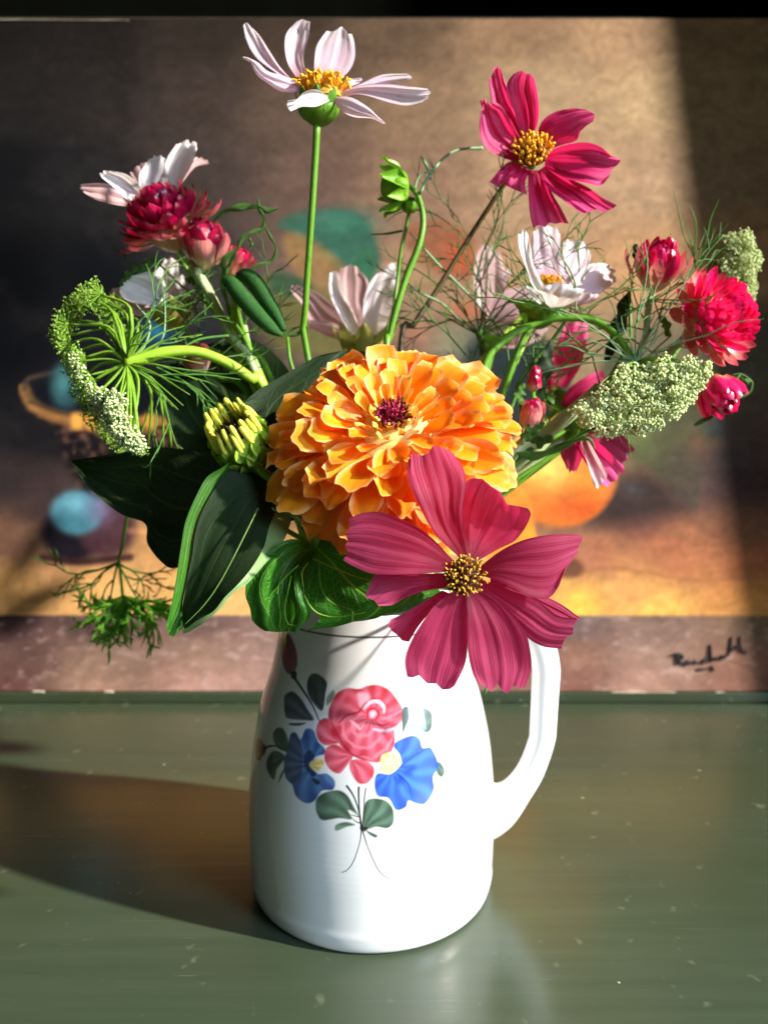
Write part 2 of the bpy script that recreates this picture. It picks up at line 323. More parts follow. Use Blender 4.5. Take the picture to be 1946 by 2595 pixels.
def painting_colours(V):
    X, Y = proj(V); X = np.clip(X, -40, 2000)
    wob = (fbm(X / 150, Y / 60, 5) - .5) * 60
    col = idw(X + wob, Y + wob * .4, CP); low = idw(X + wob, Y, CPL)
    k = np.clip((Y - (1557 + (X - 973) * .001)) / 5, 0, 1)[:, None]
    def lay(msk, rgb, a=1.0):
        nonlocal col
        msk = (msk * a)[:, None]; col = col * (1 - msk) + np.array(rgb) * msk
    pm = lambda poly, s=10: polymask(X, Y, poly, s)
    ell = lambda cx, cy, rx, ry, s=.12: np.clip((1 - np.sqrt(((X - cx) / rx) ** 2 + ((Y - cy) / ry) ** 2)) / s + .5, 0, 1)
    g = lambda cx, cy, rx, ry: np.exp(-((X - cx) / rx) ** 2 - ((Y - cy) / ry) ** 2)
    # vine leaf, autumn leaves behind the flowers
    lay(pm([(705,570),(750,540),(860,530),(930,560),(960,640),(950,690),(880,700),(800,640),(740,590)]), (62,104,82)); lay(g(880,560,70,30), (70,124,100), .8)
    lay(pm([(720,600),(780,600),(880,680),(900,760),(800,740),(740,680)]), (150,112,66), .8); lay(pm([(930,620),(950,690),(930,730),(880,690)]), (58,110,78), .8)
    lay(pm([(1030,580),(1120,560),(1190,600),(1190,690),(1130,700),(1060,660)]), (150,86,58), .75); lay(g(1165,650,35,45), (200,78,48), .8)
    lay(pm([(680,700),(800,730),(900,800),(860,900),(700,880),(640,780)], 16), (110,104,56), .8); lay(pm([(700,690),(790,720),(760,750),(690,740)]), (44,84,62), .7)
    lay(g(1080,720,60,20), (150,120,80), .8); lay(g(1180,790,50,30), (206,104,70), .7); lay(g(1060,850,60,40), (178,110,86), .7); lay(g(1140,860,60,50), (156,146,106), .6)
    lay(pm([(1190,880),(1300,850),(1420,900),(1430,1040),(1300,1100),(1200,1020)], 18), (40,52,52), .9); lay(pm([(1560,880),(1660,930),(1760,960),(1800,1080),(1780,1180),(1760,1290),(1700,1240),(1640,1180),(1560,1130),(1500,1000)], 12), (92,90,62), .95)
    lay(g(1610,1080,50,60), (122,132,72), .8); lay(g(1770,1130,30,40), (140,92,66), .7); lay(g(1810,1085,30,26), (66,84,92), .7)
    # dark cloth of shadow and grapes at the right of the fruit
    lay(pm([(1480,1320),(1560,1230),(1640,1200),(1740,1280),(1690,1305),(1560,1330)], 26), (62,50,48), .85); lay(g(1600,1240,30,24), (84,78,80), .7)
    lay(pm([(1700,1150),(1790,1140),(1830,1240),(1780,1300),(1700,1260)], 26), (92,70,70), .5)
    # two apples
    lay(ell(1300,1430,64,180), (232,136,50)); 
    e = ell(1420,1195,142,140, .12); lay(e, (222,126,52)); lay(e * g(1350,1150,90,70), (236,196,84)); lay(e * g(1400,1180,50,60), (226,182,96), .7); lay(e * g(1470,1290,120,44), (206,84,38), .85); lay(e * g(1470,1110,50,40), (226,104,44), .8); lay(e * g(1555,1230,24,90), (196,110,62), .8)
    lay(ell(1310,1290,40,50), (232,132,52), .9)
    # basket
    bx = pm([(60,1010),(110,1060),(300,1072),(620,1065),(560,1190),(470,1290),(260,1290),(180,1190),(140,1080)], 12); bw = np.clip((np.sin(X / 9 + Y / 16 + fbm(X / 40, Y / 40, 8) * 6) * np.sin(Y / 10 - X / 18 + fbm(X / 50, Y / 30, 9) * 7)) * .6 + fbm(X / 14, Y / 14, 3) * 1.5 - .55, 0, 1)[:, None]
    mm = bx[:, None]; col = col * (1 - mm) + mm * (np.array((34, 28, 30)) * (1 - bw * .8) + np.array((158, 104, 78)) * bw * .8)
    for pts, wd, cc in (([(62,985),(90,1030),(180,1060),(330,1068),(480,1066),(620,1050)], 15, (166,112,58)), ([(62,985),(75,960),(150,945),(250,945)], 6, (92,70,56)), ([(100,1052),(200,1084),(330,1094),(520,1090)], 5, (140,92,54))):
        mk = linemask(X, Y, pts, wd, 9); lay(mk, cc, .9)
    mk = linemask(X, Y, [(75,1018),(170,1050),(330,1062)], 4, 6); lay(mk, (60,44,40), .7)
    for x in (196, 232, 330, 380, 440, 500): lay(pm([(x-13,1046),(x+13,1046),(x+12,1086),(x-12,1086)], 6), (222,152,66), .85)
    lay(ell(300,990,220,60,.3), (22,26,34), .85)
    # plums and grapes
    lay(ell(168,978,42,60,.5), (44,74,76)); lay(g(160,970,22,36), (86,140,136), .8)
    lay(ell(395,850,50,44,.3), (28,44,70)); lay(g(398,840,34,26), (46,112,140), .85)
    lay(ell(185,1350,76,74,.35), (38,32,40)); lay(ell(270,1340,74,72,.35), (84,52,58), .95); lay(ell(195,1300,66,56,.3), (74,124,134)); lay(g(195,1275,44,26), (116,170,178), .7); lay(g(255,1290,34,40), (126,112,140), .8)
    lay(linemask(X, Y, [(110,1412),(200,1424),(330,1412)], 9, 10), (58,34,38), .8)
    lay(ell(900,980,180,80,.4), (60,50,56), .6); lay(g(1310,960,60,60), (40,54,62), .7)
    # cracks and boards painted on the ledge
    lay(linemask(X, Y, [(1440,1455),(1560,1440),(1750,1470),(1900,1462)], 4, 12), (150,92,60), .5); lay(linemask(X, Y, [(330,1345),(420,1352),(560,1348)], 6, 14), (206,140,88), .6)
    lay(ell(1440,1440,40,26,.5), (110,66,50), .8)
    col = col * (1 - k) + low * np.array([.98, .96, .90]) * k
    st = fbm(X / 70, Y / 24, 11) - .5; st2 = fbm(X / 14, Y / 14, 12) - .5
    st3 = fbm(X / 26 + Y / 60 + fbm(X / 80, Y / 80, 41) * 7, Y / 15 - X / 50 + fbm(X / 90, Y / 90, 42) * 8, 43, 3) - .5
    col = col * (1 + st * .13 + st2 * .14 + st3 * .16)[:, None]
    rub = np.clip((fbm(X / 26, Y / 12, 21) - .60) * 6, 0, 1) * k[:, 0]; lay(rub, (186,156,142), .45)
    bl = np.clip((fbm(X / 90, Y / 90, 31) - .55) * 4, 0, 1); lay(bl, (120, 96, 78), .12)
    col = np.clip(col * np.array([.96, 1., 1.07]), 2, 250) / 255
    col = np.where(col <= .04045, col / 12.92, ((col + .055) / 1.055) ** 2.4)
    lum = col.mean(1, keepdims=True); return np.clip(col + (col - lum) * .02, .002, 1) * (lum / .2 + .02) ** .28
def painting_pt(px, py, lift=0):
    d = ray(px, py); o = np.array([0, 0, H]); k = (PY0 - lift + LEAN * o[2]) / (d[1] - LEAN * d[2]); return o + d * k
ztop = painting_pt(973, 47)[2]
q = NT('oil_paint_on_canvas'); ca = q.n('ShaderNodeVertexColor', layer_name='Col')
tc = q.n('ShaderNodeTexCoord'); mp = q.n('ShaderNodeMapping'); q.l(tc.outputs['Object'], mp.inputs[0]); mp.inputs['Scale'].default_value = (40, 1, 50)
nb = q.noise(mp.outputs[0], 1, 4, .6); weave = q.n('ShaderNodeTexWave'); weave.inputs['Scale'].default_value = 300; q.l(tc.outputs['Object'], weave.inputs['Vector'])
PK = 1.15
hv = q.n('ShaderNodeHueSaturation'); q.l(ca.outputs[0], hv.inputs['Color']); hv.inputs['Value'].default_value = PK; q.l(hv.outputs[0], q.b.inputs['Base Color'])
q.b.inputs['Roughness'].default_value = .6; q.b.inputs['Specular IOR Level'].default_value = .10; q.l(q.bump(nb, .12, .001), q.b.inputs['Normal']); M_paint = q.m
M_edge = plain_mat('raw_canvas_edge', (206, 200, 184), (170, 150, 132), 60, .8); M_board = plain_mat('dark_board', (70, 58, 48), (50, 42, 36), 60, .8)
pw = thing('painting', 'unframed oil painting of fruit and a basket, leaning on the wall behind the flowers', 'painting', (0, PY0, 0))
nx, nz = 470, 320
gx = np.linspace(-.40, .40, nx); gz = np.linspace(.0096, ztop, nz); GX, GZ = np.meshgrid(gx, gz)
V = np.stack([GX, PY0 + GZ * LEAN, GZ], -1).reshape(-1, 3)
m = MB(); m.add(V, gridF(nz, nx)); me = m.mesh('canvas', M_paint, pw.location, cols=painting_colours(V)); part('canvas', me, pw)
# panel body behind the painted face, with pale worn edges
m = MB(); th = .016; e = .0015
ys = lambda z, k: PY0 + z * LEAN + k
prof = [(.0092, .0008), (.0092, th), (ztop + e, th), (ztop + e, .0008)]
vv = [(x, ys(z, k), z) for x in (-.402, .402) for z, k in prof]
m.add(vv, [(0, 1, 2, 3), (7, 6, 5, 4), (0, 4, 5, 1), (1, 5, 6, 2), (2, 6, 7, 3), (3, 7, 4, 0)])
part('backing_board', m.mesh('backing_board', M_board, pw.location, smooth=False), pw)
for nm, xs_, zz, rr in (('worn_edge', [(1515, 1757), (1600, 1756), (1700, 1757), (1790, 1758), (1872, 1757)], 0, 4.2), ('worn_edge', [(80, 1753), (95, 1752), (115, 1754)], 0, 2.2), ('worn_edge', [(262, 1754), (275, 1753), (290, 1755)], 0, 3), ('worn_edge', [(-60, 50), (100, 50), (200, 51), (330, 51)], 0, 1.0)):
    m = MB(); pts = [painting_pt(x, y, .0004) for x, y in xs_]; v, f, u = tubeVF(pts, [rr * .2 * .00033 if i in (0, 8) else rr * .00033 * (.7 + .6 * ((i * 37) % 5) / 5) for i in range(9)], 6, 30); m.add(v, f, u); part(nm, m.mesh(nm, M_edge, pw.location), pw)
M_ink = plain_mat('dark_signature_paint', (28, 30, 40), (36, 38, 48), 100, .6)
S = lambda x, y: (1300 + x * .3894, 1300 + y * .3894)
strokes = [[(1065,915),(1070,950),(1066,990)], [(1015,935),(1050,920),(1085,918),(1105,932),(1095,950),(1070,958)], [(1075,955),(1100,975),(1115,988)],
 [(1150,960),(1128,965),(1120,980),(1138,988),(1152,970),(1158,984)], [(1158,984),(1170,968),(1185,965),(1198,976),(1215,970)],
 [(1262,950),(1240,955),(1232,968),(1250,974),(1275,962)], [(1283,855),(1285,900),(1287,950),(1296,968)], [(1296,968),(1310,945),(1335,940)], [(1368,925),(1345,935),(1348,948),(1370,945),(1385,925),(1392,935),(1412,905)],
 [(1422,805),(1418,850),(1415,895),(1440,890)], [(1440,890),(1455,860)], [(1478,800),(1476,850),(1484,890),(1500,895),(1520,915)], [(1200,1015),(1230,1018),(1262,1012)], [(1285,995),(1300,1010),(1303,1030)]]
m = MB()
for s in strokes:
    pts = [painting_pt(*S(x, y), .0006) for x, y in s]; v, f, u = tubeVF(pts, [.0005, .0010, .0009, .0005], 6); m.add(v, f, u)
part('signature', m.mesh('signature', M_ink, pw.location), pw, label='dark scrawled signature Randall')

# ================================================================ THE JUG
JX, JY = -0.0058, 0.337
zs = lambda y, Y=.334: H - Y * math.tan(PITCH + math.atan((y - CY) / FPX))
sil = [(1607,231),(1650,240),(1695,251),(1758,272),(1815,286),(1872,297),(1930,304),(1981,308),(2058,311),(2131,309),(2188,308),(2215,307)]
prof = [(zs(y), a / FPX * .355 * .985) for y, a in sil][::-1]
zl, rl = prof[-1]
outer = [(.0000, .051), (.0004, .0550), (.0020, .0565), (.0060, .0574), (.0092, .0577), (.0108, .0575)] + [(z, r) for z, r in prof if z > .0125] + [(zl + .009, rl - .0018), (zl + .017, rl - .0030), (zl + .0235, rl - .0034), (zl + .0252, rl - .0042)]
inner = [(zl + .0248, rl - .0058), (zl + .020, rl - .0068), (zl, rl - .005), (.07, .048), (.02, .050), (.006, .046), (.005, .001)]
oz = np.array(outer); 
# fine rows and columns only where the glaze is decorated
th = np.r_[np.radians(np.linspace(-172, -84, 30)[:-1]), np.radians(np.linspace(-84, 44, 560)), np.radians(np.linspace(44, 188, 46)[1:-1])]   # 0 = towards the camera, + = right
dd = np.r_[0, np.cumsum(np.hypot(*np.diff(oz, axis=0).T))]
op = catmull(oz, 2000); od = np.r_[0, np.cumsum(np.hypot(*np.diff(op, axis=0).T))]
zz = np.interp(np.r_[np.linspace(0, .03, 24)[:-1], np.linspace(.03, od[-1] - .006, 380), np.linspace(od[-1] - .006, od[-1], 14)[1:]], od, op[:, 0]); rr = np.interp(np.r_[np.linspace(0, .03, 24)[:-1], np.linspace(.03, od[-1] - .006, 380), np.linspace(od[-1] - .006, od[-1], 14)[1:]], od, op[:, 1])
rr = rr +   .000007 * np.sin(zz * 2200) * (zz > .012) * (zz < .05)          # faint throwing rings
inn = catmull(inner, 60); zz = np.r_[zz, inn[:, 0]]; rr = np.r_[rr, inn[:, 1]]
TH, ZZ = np.meshgrid(th, zz); RR = np.repeat(rr[:, None], len(th), 1)
V = np.stack([JX + RR * np.sin(TH), JY - RR * np.cos(TH), ZZ], -1).reshape(-1, 3)
nout = (len(zz) - 60) * len(th)
def jug_colours(V):
    X, Y = proj(V); ang = np.arctan2(V[:, 0] - JX, -(V[:, 1] - JY)); X = np.where(np.abs(ang) < 1.5, X, -999); 
    X[nout:] = -999
    x = (X - 640) / .31344; y = (Y - 1600) / .31344       # the décor was measured in an enlarged crop
    col = np.tile(np.array([.76, .765, .765]), (len(V), 1))
    def lay(msk, rgb, a=1.0):
        nonlocal col
        c = lin(rgb); mk = (msk * a)[:, None]; col = col * (1 - mk) + c * mk
    pm = lambda poly, s=7: polymask(x, y, poly, s)
    def shape(poly, dark, light, fx, fy, ang_, per, amp=.8, s=7):
        """brush load: dark pigment with pale streaks that fan out from fx,fy"""
        mk = pm(poly, s); t = np.arctan2(y - fy, x - fx); d = np.hypot(x - fx, y - fy)
        st = np.clip(.5 + .5 * np.sin(t * per + np.sin(d / 40) * .6) * (.6 + fbm(t * 6, d / 90, 3)), 0, 1) ** 1.3
        edge = pm([(a + (np.mean([p[0] for p in poly]) - a) * .28, b + (np.mean([p[1] for p in poly]) - b) * .28) for a, b in poly], 60)
        tt = np.clip(st * .55 * amp + edge * .35 * amp, 0, 1)[:, None]
        nonlocal col
        c = lin(dark) * (1 - tt) + lin(light) * tt; mk = mk[:, None] * .97; col = col * (1 - mk) + c * mk
    G1, G2 = (26, 52, 40), (110, 150, 122); K = (22, 24, 28)
    # band under the lip
    band = np.clip(1.6 - np.abs(V[:, 2] - (zl + .0092)) / .00035, 0, 1) * (np.arange(len(V)) < nout); lay(band, (24, 24, 28), .95)
    # bud top left, its stem
    shape([(285,15),(330,80),(360,180),(362,270),(330,330),(290,345),(250,280),(235,180),(245,80)], (112,30,50), (176,84,100), 310, 360, 0, 9, .7)
    lay(pm([(310,335),(345,315),(358,345),(350,385),(318,380)]), K)
    lay(linemask(x, y, [(335,370),(400,465),(480,590),(545,735)], [12, 9, 6, 4], 4), K, .95)
    shape([(440,420),(470,350),(530,345),(600,410),(590,500),(565,640),(500,590),(450,510)], (18,34,28), (74,100,84), 570, 640, 0, 10, .7)
    shape([(600,600),(605,530),(650,475),(665,500),(640,560)], (70,110,90), (140,175,150), 600, 610, 0, 9, .8)
    shape([(255,600),(260,520),(320,485),(390,540),(440,620),(492,700),(470,722),(290,705),(262,660)], (30,40,42), (96,112,112), 490, 720, 0, 12, .8)
    lay(linemask(x, y, [(305,750),(370,752),(425,742)], [10, 15, 6], 6), (34,40,44), .85)
    # left blue flower
    shape([(350,850),(390,870),(430,790),(490,800),(530,890),(580,940),(590,990),(520,1010),(460,1070),(520,1150),(600,1150),(665,1210),(650,1280),(560,1290),(500,1370),(430,1390),(350,1330),(320,1240),(270,1180),(255,1060),(280,960),(310,830)], (20,58,128), (96,146,196), 480, 1060, 0, 11, .75)
    shape([(255,1060),(280,960),(310,830),(360,830),(400,960),(400,1150),(330,1230),(270,1180)], (40,58,92), (110,124,150), 470, 1060, 0, 13, .6)
    lay(pm([(420,1000),(470,960),(500,1030),(460,1080),(520,1150),(480,1170),(420,1090)]), (12,24,66), .8); lay(pm([(480,1190),(520,1195),(550,1225),(515,1240)]), (14,20,50), .9)
    shape([(460,1080),(500,1040),(560,1030),(580,1060),(560,1100),(510,1130)], (214,176,60), (250,236,170), 470, 1080, 0, 9, .9)
    # side leaves
    shape([(165,830),(200,780),(250,790),(285,870),(290,960),(230,960),(180,910)], (30,52,46), (80,106,96), 290, 980, 0, 10, .7)
    lay(linemask(x, y, [(85,960),(130,930),(200,930),(280,975)], [14, 9, 6, 4], 5), K, .9)
    lay(pm([(85,910),(108,935),(100,990),(80,1000)]), K); shape([(30,880),(62,865),(85,910),(82,1000),(55,1045),(25,1010)], (150,96,30), (206,150,70), 85, 960, 0, 8, .8)
    shape([(125,1020),(170,965),(240,985),(262,1030),(200,1110),(175,1200),(130,1150),(112,1080)], (22,40,34), (78,100,88), 262, 1000, 0, 10, .7)
    lay(linemask(x, y, [(262,1110),(235,1160),(210,1225)], [7, 10, 3], 5), (40,54,54), .85)
    # rose: outer petals, then the heart with crescent strokes
    R1, R2 = (176, 14, 44), (236, 120, 146)
    shape([(515,790),(545,720),(610,705),(650,800),(700,890),(660,915),(580,920),(530,870)], R1, R2, 700, 900, 0, 9)
    shape([(580,1000),(600,940),(680,915),(800,990),(810,1020),(760,1090),(700,1150),(630,1120),(590,1060)], R1, R2, 800, 1000, 0, 10)
    shape([(800,1040),(900,1040),(975,1090),(980,1160),(930,1225),(860,1230),(810,1170),(785,1100)], R1, R2, 800, 1040, 0, 9)
    shape([(615,730),(620,620),(670,510),(760,460),(860,465),(930,440),(1010,432),(1100,470),(1160,540),(1210,620),(1215,720),(1150,790),(1150,900),(1100,1010),(1020,1060),(900,1045),(780,990),(690,900),(640,820)], R1, (236, 120, 146), 960, 690, 0, 13, .7)
    d = np.hypot((x - 900), (y - 760) * .95); arcs = np.clip(np.sin(d / 13.5 + fbm(x / 60, y / 60, 9) * 3) - .1, 0, 1) * pm([(705,830),(740,720),(860,660),(900,700),(960,760),(1100,820),(1150,900),(1080,1010),(960,1040),(800,980)], 20); lay(arcs, (240,140,160), .62)
    lay(pm([(850,500),(930,500),(945,560),(880,610),(860,560)], 16), (240,176,198), .8); lay(pm([(640,640),(700,540),(760,490),(740,560),(690,640),(660,740)], 16), (232,110,140), .55)
    lay(linemask(x, y, [(700,740),(760,680),(860,650),(900,590),(980,545),(1040,560),(1085,620),(1075,690)], [5, 9, 10, 6, 6, 6, 5, 3], 9), (150, 14, 44), .8)
    lay(linemask(x, y, [(905,625),(950,575),(1010,565),(1060,610),(1062,660)], [8, 15, 18, 16, 5], 10), (246,196,212), .9)
    lay(linemask(x, y, [(930,700),(935,640),(980,625),(1020,660),(1000,710),(960,715)], [8, 12, 12, 10, 8, 4], 9), (204, 26, 62), .9); lay(pm([(950,650),(985,640),(1000,670),(970,700),(948,685)], 10), (248,190,204), .85)
    lay(linemask(x, y, [(1025,715),(1110,690),(1205,640)], [3, 14, 6], 12), (238,120,148), .7); lay(linemask(x, y, [(975,790),(1070,805),(1160,775),(1208,720)], [8, 13, 10, 4], 9), (246,176,192), .85); lay(linemask(x, y, [(960,740),(1050,760),(1150,720)], [3, 6, 3], 8), (160, 16, 46), .75)
    lay(linemask(x, y, [(790,720),(850,770),(870,790),(900,760)], [6, 12, 10, 4], 9), (244,176,192), .7); lay(linemask(x, y, [(640,740),(690,840),(790,980),(900,1035)], [6, 12, 10, 6], 14), (140, 12, 40), .7)
    # right leaves
    shape([(1215,830),(1205,680),(1215,620),(1250,605),(1275,640),(1262,720),(1235,780)], (18,44,32), (62,100,80), 1220, 830, 0, 9, .8)
    shape([(1270,785),(1290,690),(1340,625),(1400,620),(1450,670),(1448,780),(1410,820),(1360,800),(1330,770)], (16,42,30), (62,104,84), 1260, 790, 0, 12, .8)
    shape([(1480,1070),(1520,1060),(1555,1130),(1530,1180),(1490,1150)], (22,50,38), (70,108,90), 1480, 1070, 0, 9, .8); lay(pm([(1475,1245),(1500,1250),(1490,1275),(1470,1262)]), (130,156,146), .7)
    # right blue flower
    B1, B2 = (8, 62, 180), (58, 128, 222)
    shape([(1140,930),(1180,880),(1290,840),(1350,870),(1375,940),(1440,940),(1490,1030),(1500,1100),(1460,1180),(1465,1280),(1400,1390),(1330,1395),(1260,1370),(1240,1420),(1160,1445),(1100,1350),(1010,1330),(985,1230),(1010,1150),(1110,1150),(1190,1080),(1190,1000)], B1, B2, 1130, 1110, 0, 13, .75)
    lay(linemask(x, y, [(1200,1090),(1300,1010),(1390,960)], [6, 6, 3], 10), (8,50,160), .7); lay(linemask(x, y, [(1180,1160),(1260,1240),(1290,1360)], [8, 7, 3], 10), (8,50,160), .7); lay(pm([(1230,1110),(1310,1090),(1290,1150),(1240,1160)], 24), (6,44,150), .7); lay(pm([(1150,1180),(1210,1170),(1220,1220),(1180,1240)], 24), (6,44,150), .7)
    shape([(1030,1060),(1050,1000),(1120,975),(1170,1000),(1205,1060),(1160,1120),(1100,1155),(1040,1120)], (216,190,90), (252,246,200), 1120, 1060, 0, 7, .9)
    # bottom leaves and crossed stems
    shape([(510,1420),(520,1350),(590,1300),(700,1285),(770,1330),(820,1420),(860,1500),(780,1450),(800,1520),(700,1510),(570,1528),(525,1480)], G1, G2, 860, 1540, 0, 13, .7)
    lay(pm([(775,1455),(800,1450),(860,1500),(850,1540)], 6), (226,226,222), .9)
    shape([(665,1600),(680,1560),(760,1540),(830,1565),(760,1580),(690,1610)], (50,86,64), (124,160,134), 850, 1570, 0, 9, .8)
    shape([(900,1590),(895,1480),(915,1380),(980,1350),(1080,1370),(1135,1440),(1140,1540),(1090,1592),(1000,1580),(930,1600)], G1, G2, 900, 1600, 0, 13, .7)
    shape([(920,1610),(960,1625),(1010,1650),(990,1668),(940,1640)], (30,60,44), (90,130,106), 910, 1610, 0, 8, .7)
    for pts, wd in (([(762,1250),(810,1320),(850,1420),(872,1520),(880,1600)], [9, 7, 6, 7, 9]), ([(858,1262),(858,1340),(866,1480),(882,1600)], [9, 7, 6, 8]), ([(916,1268),(905,1340),(900,1450),(888,1600)], [5, 5, 5, 7]),
                    ([(862,1500),(820,1490),(790,1480)], [4, 4, 2]), ([(870,1550),(840,1540),(790,1500)], [5, 4, 2]),
                    ([(880,1600),(868,1700),(820,1850),(770,1925),(725,1950)], [6, 4, 4, 4, 3]), ([(892,1620),(930,1740),(1000,1900),(1060,1975),(1118,2005)], [6, 4, 4, 4, 3])):
        lay(linemask(x, y, pts, wd, 4), K, .95)
    lay(pm([(870,1580),(930,1585),(915,1615),(880,1615)], 6), K, .95)
    return col
q = NT('white_glazed_porcelain'); ca = q.n('ShaderNodeVertexColor', layer_name='Col'); tc = q.n('ShaderNodeTexCoord')
q.l(ca.outputs[0], q.b.inputs['Base Color']); q.b.inputs['Roughness'].default_value = .32; q.b.inputs['Specular IOR Level'].default_value = .5
q.b.inputs['Coat Weight'].default_value = 1; q.b.inputs['Coat Roughness'].default_value = .06
nz_ = q.noise(tc.outputs['Object'], 38, 2); q.l(q.bump(nz_, .05, .001), q.b.inputs['Normal']); q.l(q.bump(nz_, .03, .001), q.b.inputs['Coat Normal']); M_glaze = q.m
jug = thing('jug', 'white glazed jug painted with a red rose and blue flowers, holding the bouquet', 'jug', (JX, JY, 0))
F = gridF(len(zz), len(th), True)
m = MB(); m.add(V, F); base_c = jug_colours(V)
part('body', m.mesh('body', M_glaze, jug.location, cols=base_c), jug)
# handle
hp = [(1195,1583,27,22),(1250,1570,31,22),(1320,1580,34,24),(1366,1625,35,26),(1384,1700,35,27),(1382,1780,35,27),(1375,1864,33,28),(1345,1950,35,29),(1306,2006,42,30),(1268,2036,64,32),(1234,2048,84,33),(1196,2052,88,33)]
hc = catmull([list(P(x, y, JY)) + [a / FPX * .36, b / FPX * .36] for x, y, a, b in hp], 60)
m = MB(); T = np.gradient(hc[:, :3], axis=0); T /= np.linalg.norm(T, axis=1)[:, None]; ns = 28; al_ = np.arange(ns) * 2 * math.pi / ns
vv = []
for i in range(60):
    B = np.array([0, 1., 0]); N = np.cross(T[i], B); N /= np.linalg.norm(N)
    ca_, sa_ = np.cos(al_), np.sin(al_); e = .96
    vv.append(hc[i, :3] + (np.sign(ca_) * np.abs(ca_) ** e)[:, None] * N * hc[i, 3] * (1 - .10 * np.abs(sa_)[:, None]) + (np.sign(sa_) * np.abs(sa_) ** e)[:, None] * B * hc[i, 4])
vv = np.vstack(vv); m.add(vv, gridF(60, ns, True)); part('handle', m.mesh('handle', M_glaze, jug.location, cols=np.tile([.76, .765, .765], (len(vv), 1))), jug)
MOUTH = np.array([JX, JY, zl + .022])
# ================================================================ FLOWERS: materials
PM = petal_mat
M_rose = PM('deep_pink_petal', (104,18,44), (152,38,76), (184,72,112), (110,16,50), sk=.78, trans=.48, rough=.55, freq=62, tcol=(226,40,100), bumpk=.5)
M_pink = PM('bright_pink_petal', (170,16,66), (236,48,122), (244,92,156), (160,18,74), sk=.6, trans=.40, rough=.5, freq=20, tcol=(250,40,110))
M_blush = PM('blush_white_petal', (236,164,184), (244,218,238), (252,244,250), (222,178,214), sk=.42, trans=.5, rough=.5, freq=12, tcol=(252,232,242), vary=.04)
M_white = PM('white_petal', (240,236,220), (242,234,238), (252,250,250), (214,198,210), sk=.35, trans=.45, rough=.55, freq=12, tcol=(250,236,230), vary=.04)
M_mauve_shade = PM('mauve_and_shaded_petal', (190,150,146), (214,176,180), (222,190,192), (184,144,150), sk=.5, trans=.4, rough=.5, freq=14)  # pale mauve; on the white cosmos this darker colour paints petals in shade
M_orange = PM('orange_petal', (246,128,4), (252,152,16), (252,164,36), (240,116,10), sk=.3, trans=.34, rough=.45, edge=(250,192,120), freq=7, tcol=(255,150,20), bumpk=.35)
M_inner = PM('golden_inner_petal', (206,110,10), (242,160,26), (250,196,84), (226,130,20), sk=.3, trans=.3, rough=.45, edge=(252,222,130), freq=6)
M_bract = PM('papery_crimson_bract', (226,110,110), (188,16,78), (190,12,74), (134,6,48), sk=.5, trans=.25, rough=.2, spec=.7, freq=9, tcol=(240,20,80), bumpk=.3)
M_bract2 = PM('papery_magenta_bract', (244,150,130), (240,44,118), (238,26,112), (196,10,78), sk=.4, trans=.32, rough=.22, spec=.7, freq=9, tcol=(255,40,110), bumpk=.3)
M_bractp = PM('papery_pale_bract', (226,190,160), (222,140,130), (206,70,96), (196,110,100), sk=.4, trans=.3, rough=.3, spec=.6, freq=9)
M_pollen = plain_mat('golden_pollen', (232,158,20), (250,196,50), 900, .6)
M_pollen2 = plain_mat('old_gold_pollen', (160,112,26), (226,176,66), 700, .5)
M_darkdisc = plain_mat('dark_disc', (60,26,18), (96,50,20), 900, .6)
M_crim = plain_mat('crimson_florets', (110,14,44), (160,30,66), 900, .5)
M_stem = stem_mat('fresh_green_stem', (70,120,20), (104,156,34)); M_stemy = stem_mat('lime_green_stem', (132,168,34), (158,190,58))
M_stemd = stem_mat('dark_olive_stem', (58,52,24), (84,72,36)); M_stemp = stem_mat('pale_green_stem', (150,172,112), (178,192,140), rough=.55)
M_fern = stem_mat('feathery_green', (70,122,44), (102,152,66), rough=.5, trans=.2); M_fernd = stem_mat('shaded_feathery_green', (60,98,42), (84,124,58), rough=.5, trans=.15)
M_fernl = stem_mat('grey_green_thread', (110,150,104), (136,172,128), rough=.5)
M_leaf = leaf_mat('dark_green_leaf', (17,36,10), (26,50,14), (70,100,40), trans=.14, rough=.62, vk=.32, bk=.35)
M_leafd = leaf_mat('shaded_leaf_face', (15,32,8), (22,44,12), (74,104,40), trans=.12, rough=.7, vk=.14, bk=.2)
M_leafb = leaf_mat('veined_green_leaf', (34,92,14), (52,122,22), (130,180,60), trans=.34, rough=.4, nveins=7, vk=.6)
M_leafs = leaf_mat('small_green_leaf', (60,104,34), (84,132,50), (110,150,70), trans=.3, rough=.45, vk=.4)
M_fuzzy = plain_mat('downy_green', (26,70,22), (46,98,34), 1500, .75, .8, trans=.1)
M_green = plain_mat('bud_green', (96,150,28), (124,176,44), 120, .38, .3, trans=.2); M_calyx = plain_mat('calyx_green', (60,110,22), (98,146,40), 150, .4, .3, trans=.15)
M_calyxy = plain_mat('yellow_green_calyx', (150,150,60), (178,172,90), 150, .5, .3, trans=.2)
M_lime = plain_mat('lime_sepals', (140,176,50), (168,200,80), 140, .42, .5, trans=.22); M_yel = plain_mat('pale_yellow_florets', (206,204,70), (226,222,100), 300, .45, .2, trans=.2)
M_umb = plain_mat('greenish_white_florets', (204,222,140), (240,246,204), 1200, .6, .3, trans=.2); M_umbg = stem_mat('umbel_green', (104,148,34), (140,182,58), rough=.45, trans=.25)
M_umbd = plain_mat('green_florets', (130,170,56), (166,200,92), 1200, .6, .3, trans=.2)

